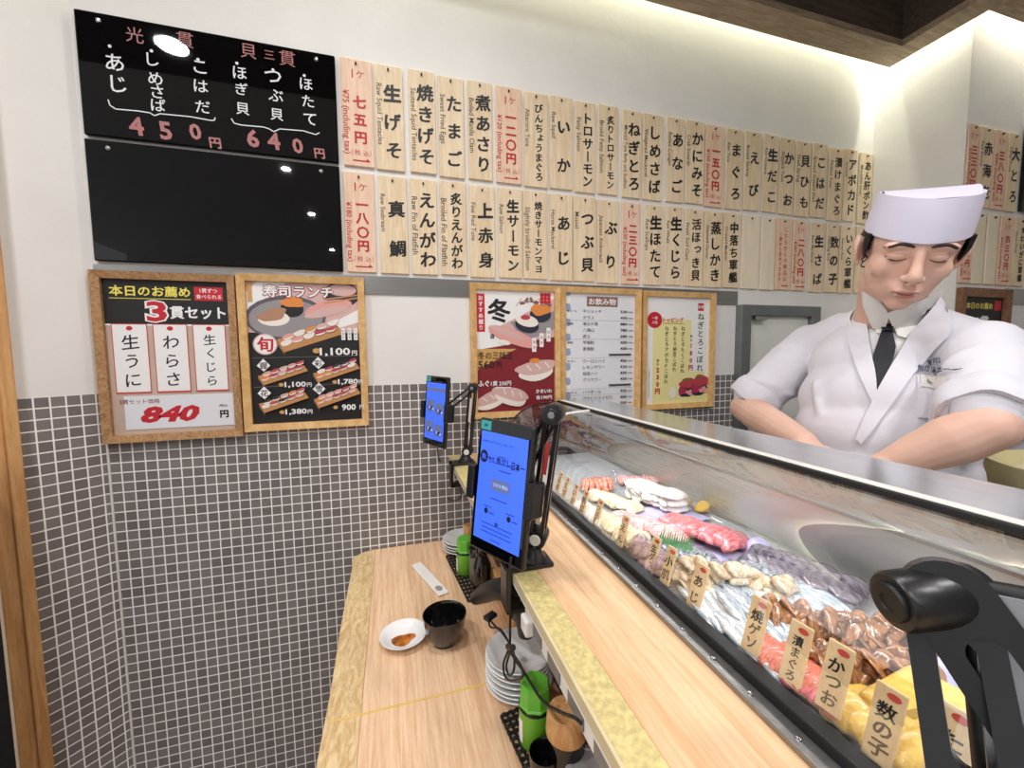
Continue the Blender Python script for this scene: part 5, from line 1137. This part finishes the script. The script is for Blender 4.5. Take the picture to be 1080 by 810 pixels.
def patch(bv, poly_rows, lift, name, m, th=.003):
    """cloth panel given as rows of picture points, laid on a surface with thickness"""
    rowsP = [[surf(bv, *p, lift) for p in r_] for r_ in poly_rows]
    hits = [(i, c) for i, rr in enumerate(rowsP) for c, q in enumerate(rr) if q is not None]
    for i, rr in enumerate(rowsP):
        for c, q in enumerate(rr):
            if q is None:
                i2, c2 = min(hits, key=lambda h: (h[0] - i) ** 2 + (h[1] - c) ** 2); d = ray(*poly_rows[i][c]).normalized(); rr[c] = CAM + d * (rowsP[i2][c2] - CAM).length
    mb = MB(); k = len(rowsP[0])
    nrm = -(ray(*poly_rows[0][0]).normalized())
    for off in (0, th):
        for rr in rowsP: mb.v += [q + nrm * off for q in rr]
    N = len(rowsP) * k
    for i in range(len(rowsP) - 1):
        for c in range(k - 1):
            a = i * k + c; mb.f += [(a, a + k, a + k + 1, a + 1), (N + a, N + a + 1, N + a + k + 1, N + a + k)]
    edge_ = [c for c in range(k)] + [i * k + k - 1 for i in range(1, len(rowsP))] + [(len(rowsP) - 1) * k + c for c in range(k - 2, -1, -1)] + [i * k for i in range(len(rowsP) - 2, 0, -1)]
    for i in range(len(edge_)): a, c = edge_[i], edge_[(i + 1) % len(edge_)]; mb.f.append((a, c, N + c, N + a))
    mb.m = [None] * len(mb.f); return mb.build(name, m, chef, smooth=50)
def lerp_rows(A, B, n, m):
    """rows between polyline A and polyline B (same count)"""
    def samp(P, t): x = t * (len(P) - 1); i = min(int(x), len(P) - 2); f_ = x - i; return (P[i][0] * (1 - f_) + P[i + 1][0] * f_, P[i][1] * (1 - f_) + P[i + 1][1] * f_)
    return [[tuple(samp(A, i / n)[q] * (1 - c / m) + samp(B, i / n)[q] * c / m for q in (0, 1)) for c in range(m + 1)] for i in range(n + 1)]
# lapels left and right, crossing below the V
patch(jb, lerp_rows([(914, 300), (901, 330), (893, 352), (904, 390), (920, 424)], [(917, 312), (913, 332), (917, 360), (924, 395), (926, 424)], 14, 4), .003, 'lapel', 'jacket_cloth', .005)
patch(jb, lerp_rows([(992, 312), (982, 328), (962, 350), (942, 382), (925, 412), (912, 440), (903, 462)], [(1003, 330), (1004, 352), (990, 366), (962, 396), (938, 430), (922, 452), (909, 468)], 20, 4), .003, 'lapel', 'jacket_cloth', .005)
# shirt collar wings, tie knot and tie
nk = MB(); nk.v = [v.co.copy() for v in sh_m.vertices]; nk.f = [tuple(p.vertices) for p in sh_m.polygons]; nk.m = [None] * len(nk.f)
nax = (neck0 - neck1).normalized(); nk.tube([neck1 - nax * .05, neck0], [.062, .052], 40)
cb = BVHTree.FromPolygons(nk.v, nk.f)
patch(cb, lerp_rows([(911, 306), (912, 322), (918, 338), (925, 352)], [(928, 316), (935, 325), (938, 333), (931, 353)], 12, 7), .004, 'shirt_collar', 'shirt_cloth', .004)
patch(cb, lerp_rows([(936, 329), (938, 336), (942, 346), (947, 355)], [(996, 305), (990, 322), (976, 343), (957, 358)], 14, 9), .004, 'shirt_collar', 'shirt_cloth', .004)
cbk = MB(); cbk.quadgrid(lambda u, v: (lambda dr: neck1 + nax * (-.012 + (.030 + .030 * max(0, dr.dot(side))) * v) + dr * (.069 - .003 * v))(Matrix.Rotation(2 * PI * (.5 + (u - .5) * .86), 3, nax) @ ((fwd - nax * fwd.dot(nax)).normalized())), 40, 4); ck = cbk.build('shirt_collar', 'shirt_cloth', chef, smooth=60); ck.modifiers.new('s', 'SOLIDIFY').thickness = .003
patch(sb, lerp_rows([(928, 338), (930, 350)], [(944, 338), (941, 351)], 4, 4), .008, 'tie_knot', 'tie_cloth', .007)
patch(sb, lerp_rows([(930, 350), (921, 376), (920, 398), (921, 418)], [(941, 350), (945, 368), (938, 390), (928, 416)], 10, 4), .006, 'tie', 'tie_cloth', .003)
# rolled cuffs
for sh, elb, nm in ((Rs, Re, 0), (Ls, Le, 1)):
    ad = (elb - sh).normalized(); c = sh + (elb - sh) * .84; o_ = ad.orthogonal().normalized(); o2 = ad.cross(o_)
    mb = MB(); L = (((.050, -.020), (.063, -.026), (.067, -.012), (.066, .016), (.061, .024), (.053, .022), (.046, .0)))
    vs = [c + (o_ * math.cos(2 * PI * k / 36) + o2 * math.sin(2 * PI * k / 36)) * (r_ + .002 * math.sin(k * 1.1)) + ad * (h_ + .003 * math.sin(k * .7 + nm)) for r_, h_ in L for k in range(36)]
    fs = [(i * 36 + k, i * 36 + (k + 1) % 36, (i + 1) * 36 + (k + 1) % 36, (i + 1) * 36 + k) for i in range(len(L) - 1) for k in range(36)]
    mb.add(vs, fs).build('rolled_cuff', 'jacket_cloth', chef, smooth=60)
# breast pocket, name badge, embroidered logo
patch(jb, lerp_rows([(967, 396), (967, 412), (968, 440)], [(1003, 400), (1003, 416), (1000, 444)], 8, 6), .002, 'chest_pocket', 'jacket_cloth', .002)
patch(jb, lerp_rows([(970, 396), (971, 408)], [(1001, 399), (1001, 411)], 3, 4), .005, 'name_badge', 'paper', .002)
def embroider(s, px, py, h, w, name, m='logo_ink', bold=.03, tilt=.0):
    vs, fs, x0, x1, y0, y1 = glyph(s, bold); mb = MB(); P = []
    for v in vs:
        u_, v_ = (v.x - (x0 + x1) / 2) / (x1 - x0) * w, (v.y - (y0 + y1) / 2) / (y1 - y0) * h; P.append(chest_pt(px + u_, py - v_ + tilt * u_, .008))
    mb.add(P, fs).build(name, m, chef)
embroider('寿司', 989, 381, 6, 15, 'embroidery', tilt=.02); embroider('魚がし日本一', 986, 391, 8.5, 40, 'embroidery', bold=.03, tilt=.06); embroider('名札', 985, 404, 3.5, 7, 'badge_lettering', 'ink_grey', 0.0, .08)
mb = MB(); mb.tube([chest_pt(1004, 392, .0052), chest_pt(1010, 392, .0052), chest_pt(1017, 391, .0052)], [.0006, .0012, .0004], 6); mb.build('embroidery', 'logo_ink', chef)
# apron skirt below the case top and legs down to the floor
lg = MB()
for s in (-1, 1): capsule(lg, [hips + side * s * .09 + V((0, 0, .02)), hips + side * s * .095 + V((0, 0, -.42)), hips + side * s * .10 + V((0, 0, -.80))], [.10, .075, .06])
lg.ell(hips, (.15, .17, .13)); obj_of(remesh(lg, 'trousers', .012, 4), 'trousers', 'tie_cloth', chef)
for s in (-1, 1): MB().ell(V((hips.x - .04, hips.y, .045)) + side * s * .10, (.13, .05, .045)).build('shoe', 'rubber_black', chef, smooth=60)

# ------------------------------------------------------------------ things on the work side
t = thing('cutting_board', (.81, -.66, .97), 'white cutting board on the work counter under the chef hands', 'cutting board')
MB().box((.70, -.76, .9705), (.845, -.42, 1.0), bev=.004).build('board_slab', 'plastic_white', t)
mat('tub_wood', (226, 214, 164), .03, 20, rough=.55); mat('rice_grain', (244, 240, 220), .04, 200, bump=.5, bscale=260, rough=.55)
cx, cy = 1.35, -.86
t = thing('rice_tub', (cx, cy, .915), 'round cream rice tub full of white rice beside the chef at the right edge', 'tub')
MB().lathe([(0, 0), (.198, 0), (.203, .004), (.215, .140), (.215, .143), (.201, .143), (.199, .14), (.19, .02), (0, .018)], (cx, cy, .915), 64).build('tub_wall', 'tub_wood', t, 35)
MB().lathe([(.205, .03), (.2085, .032), (.2095, .044), (.206, .046)], (cx, cy, .915), 64).build('tub_hoop', 'gold_band', t, 35)
t = thing('tub_stand', (cx, cy, 0), 'round wooden stand under the cream rice tub', 'stand'); MB().lathe([(0, 0), (.14, 0), (.14, .03), (.08, .05), (.08, .86), (.16, .88), (.16, .9145), (0, .9145)], (cx, cy, 0), 40).build('pedestal', 'post_wood', t, 35)
o = MB().quadgrid(lambda u, v: V((cx + .195 * v * math.cos(2 * PI * u), cy + .195 * v * math.sin(2 * PI * u), 1.020 + .014 * (1 - v * v) + .006 * noise.noise(V((v * 9 * math.cos(2 * PI * u), v * 9 * math.sin(2 * PI * u), 1))))), 90, 30, closeu=True).build('cooked_rice', 'rice_grain', smooth=80)
tag(o, 'white cooked rice heaped in the cream tub', 'rice'); o['kind'] = 'stuff'
t = thing('rice_warmer', (1.77, -.72, 0), 'black rice warmer with a rounded top behind the chef elbow at the right edge', 'appliance')
MB().box((1.63, -1.10, .0), (1.885, -.45, 1.13), bev=.03, seg=4).build('warmer_body', 'plastic_gloss', t, 50); MB().box((1.62, -1.09, 1.131), (1.885, -.46, 1.16), bev=.012, seg=3).build('warmer_lid', 'metal_grey', t, 50)
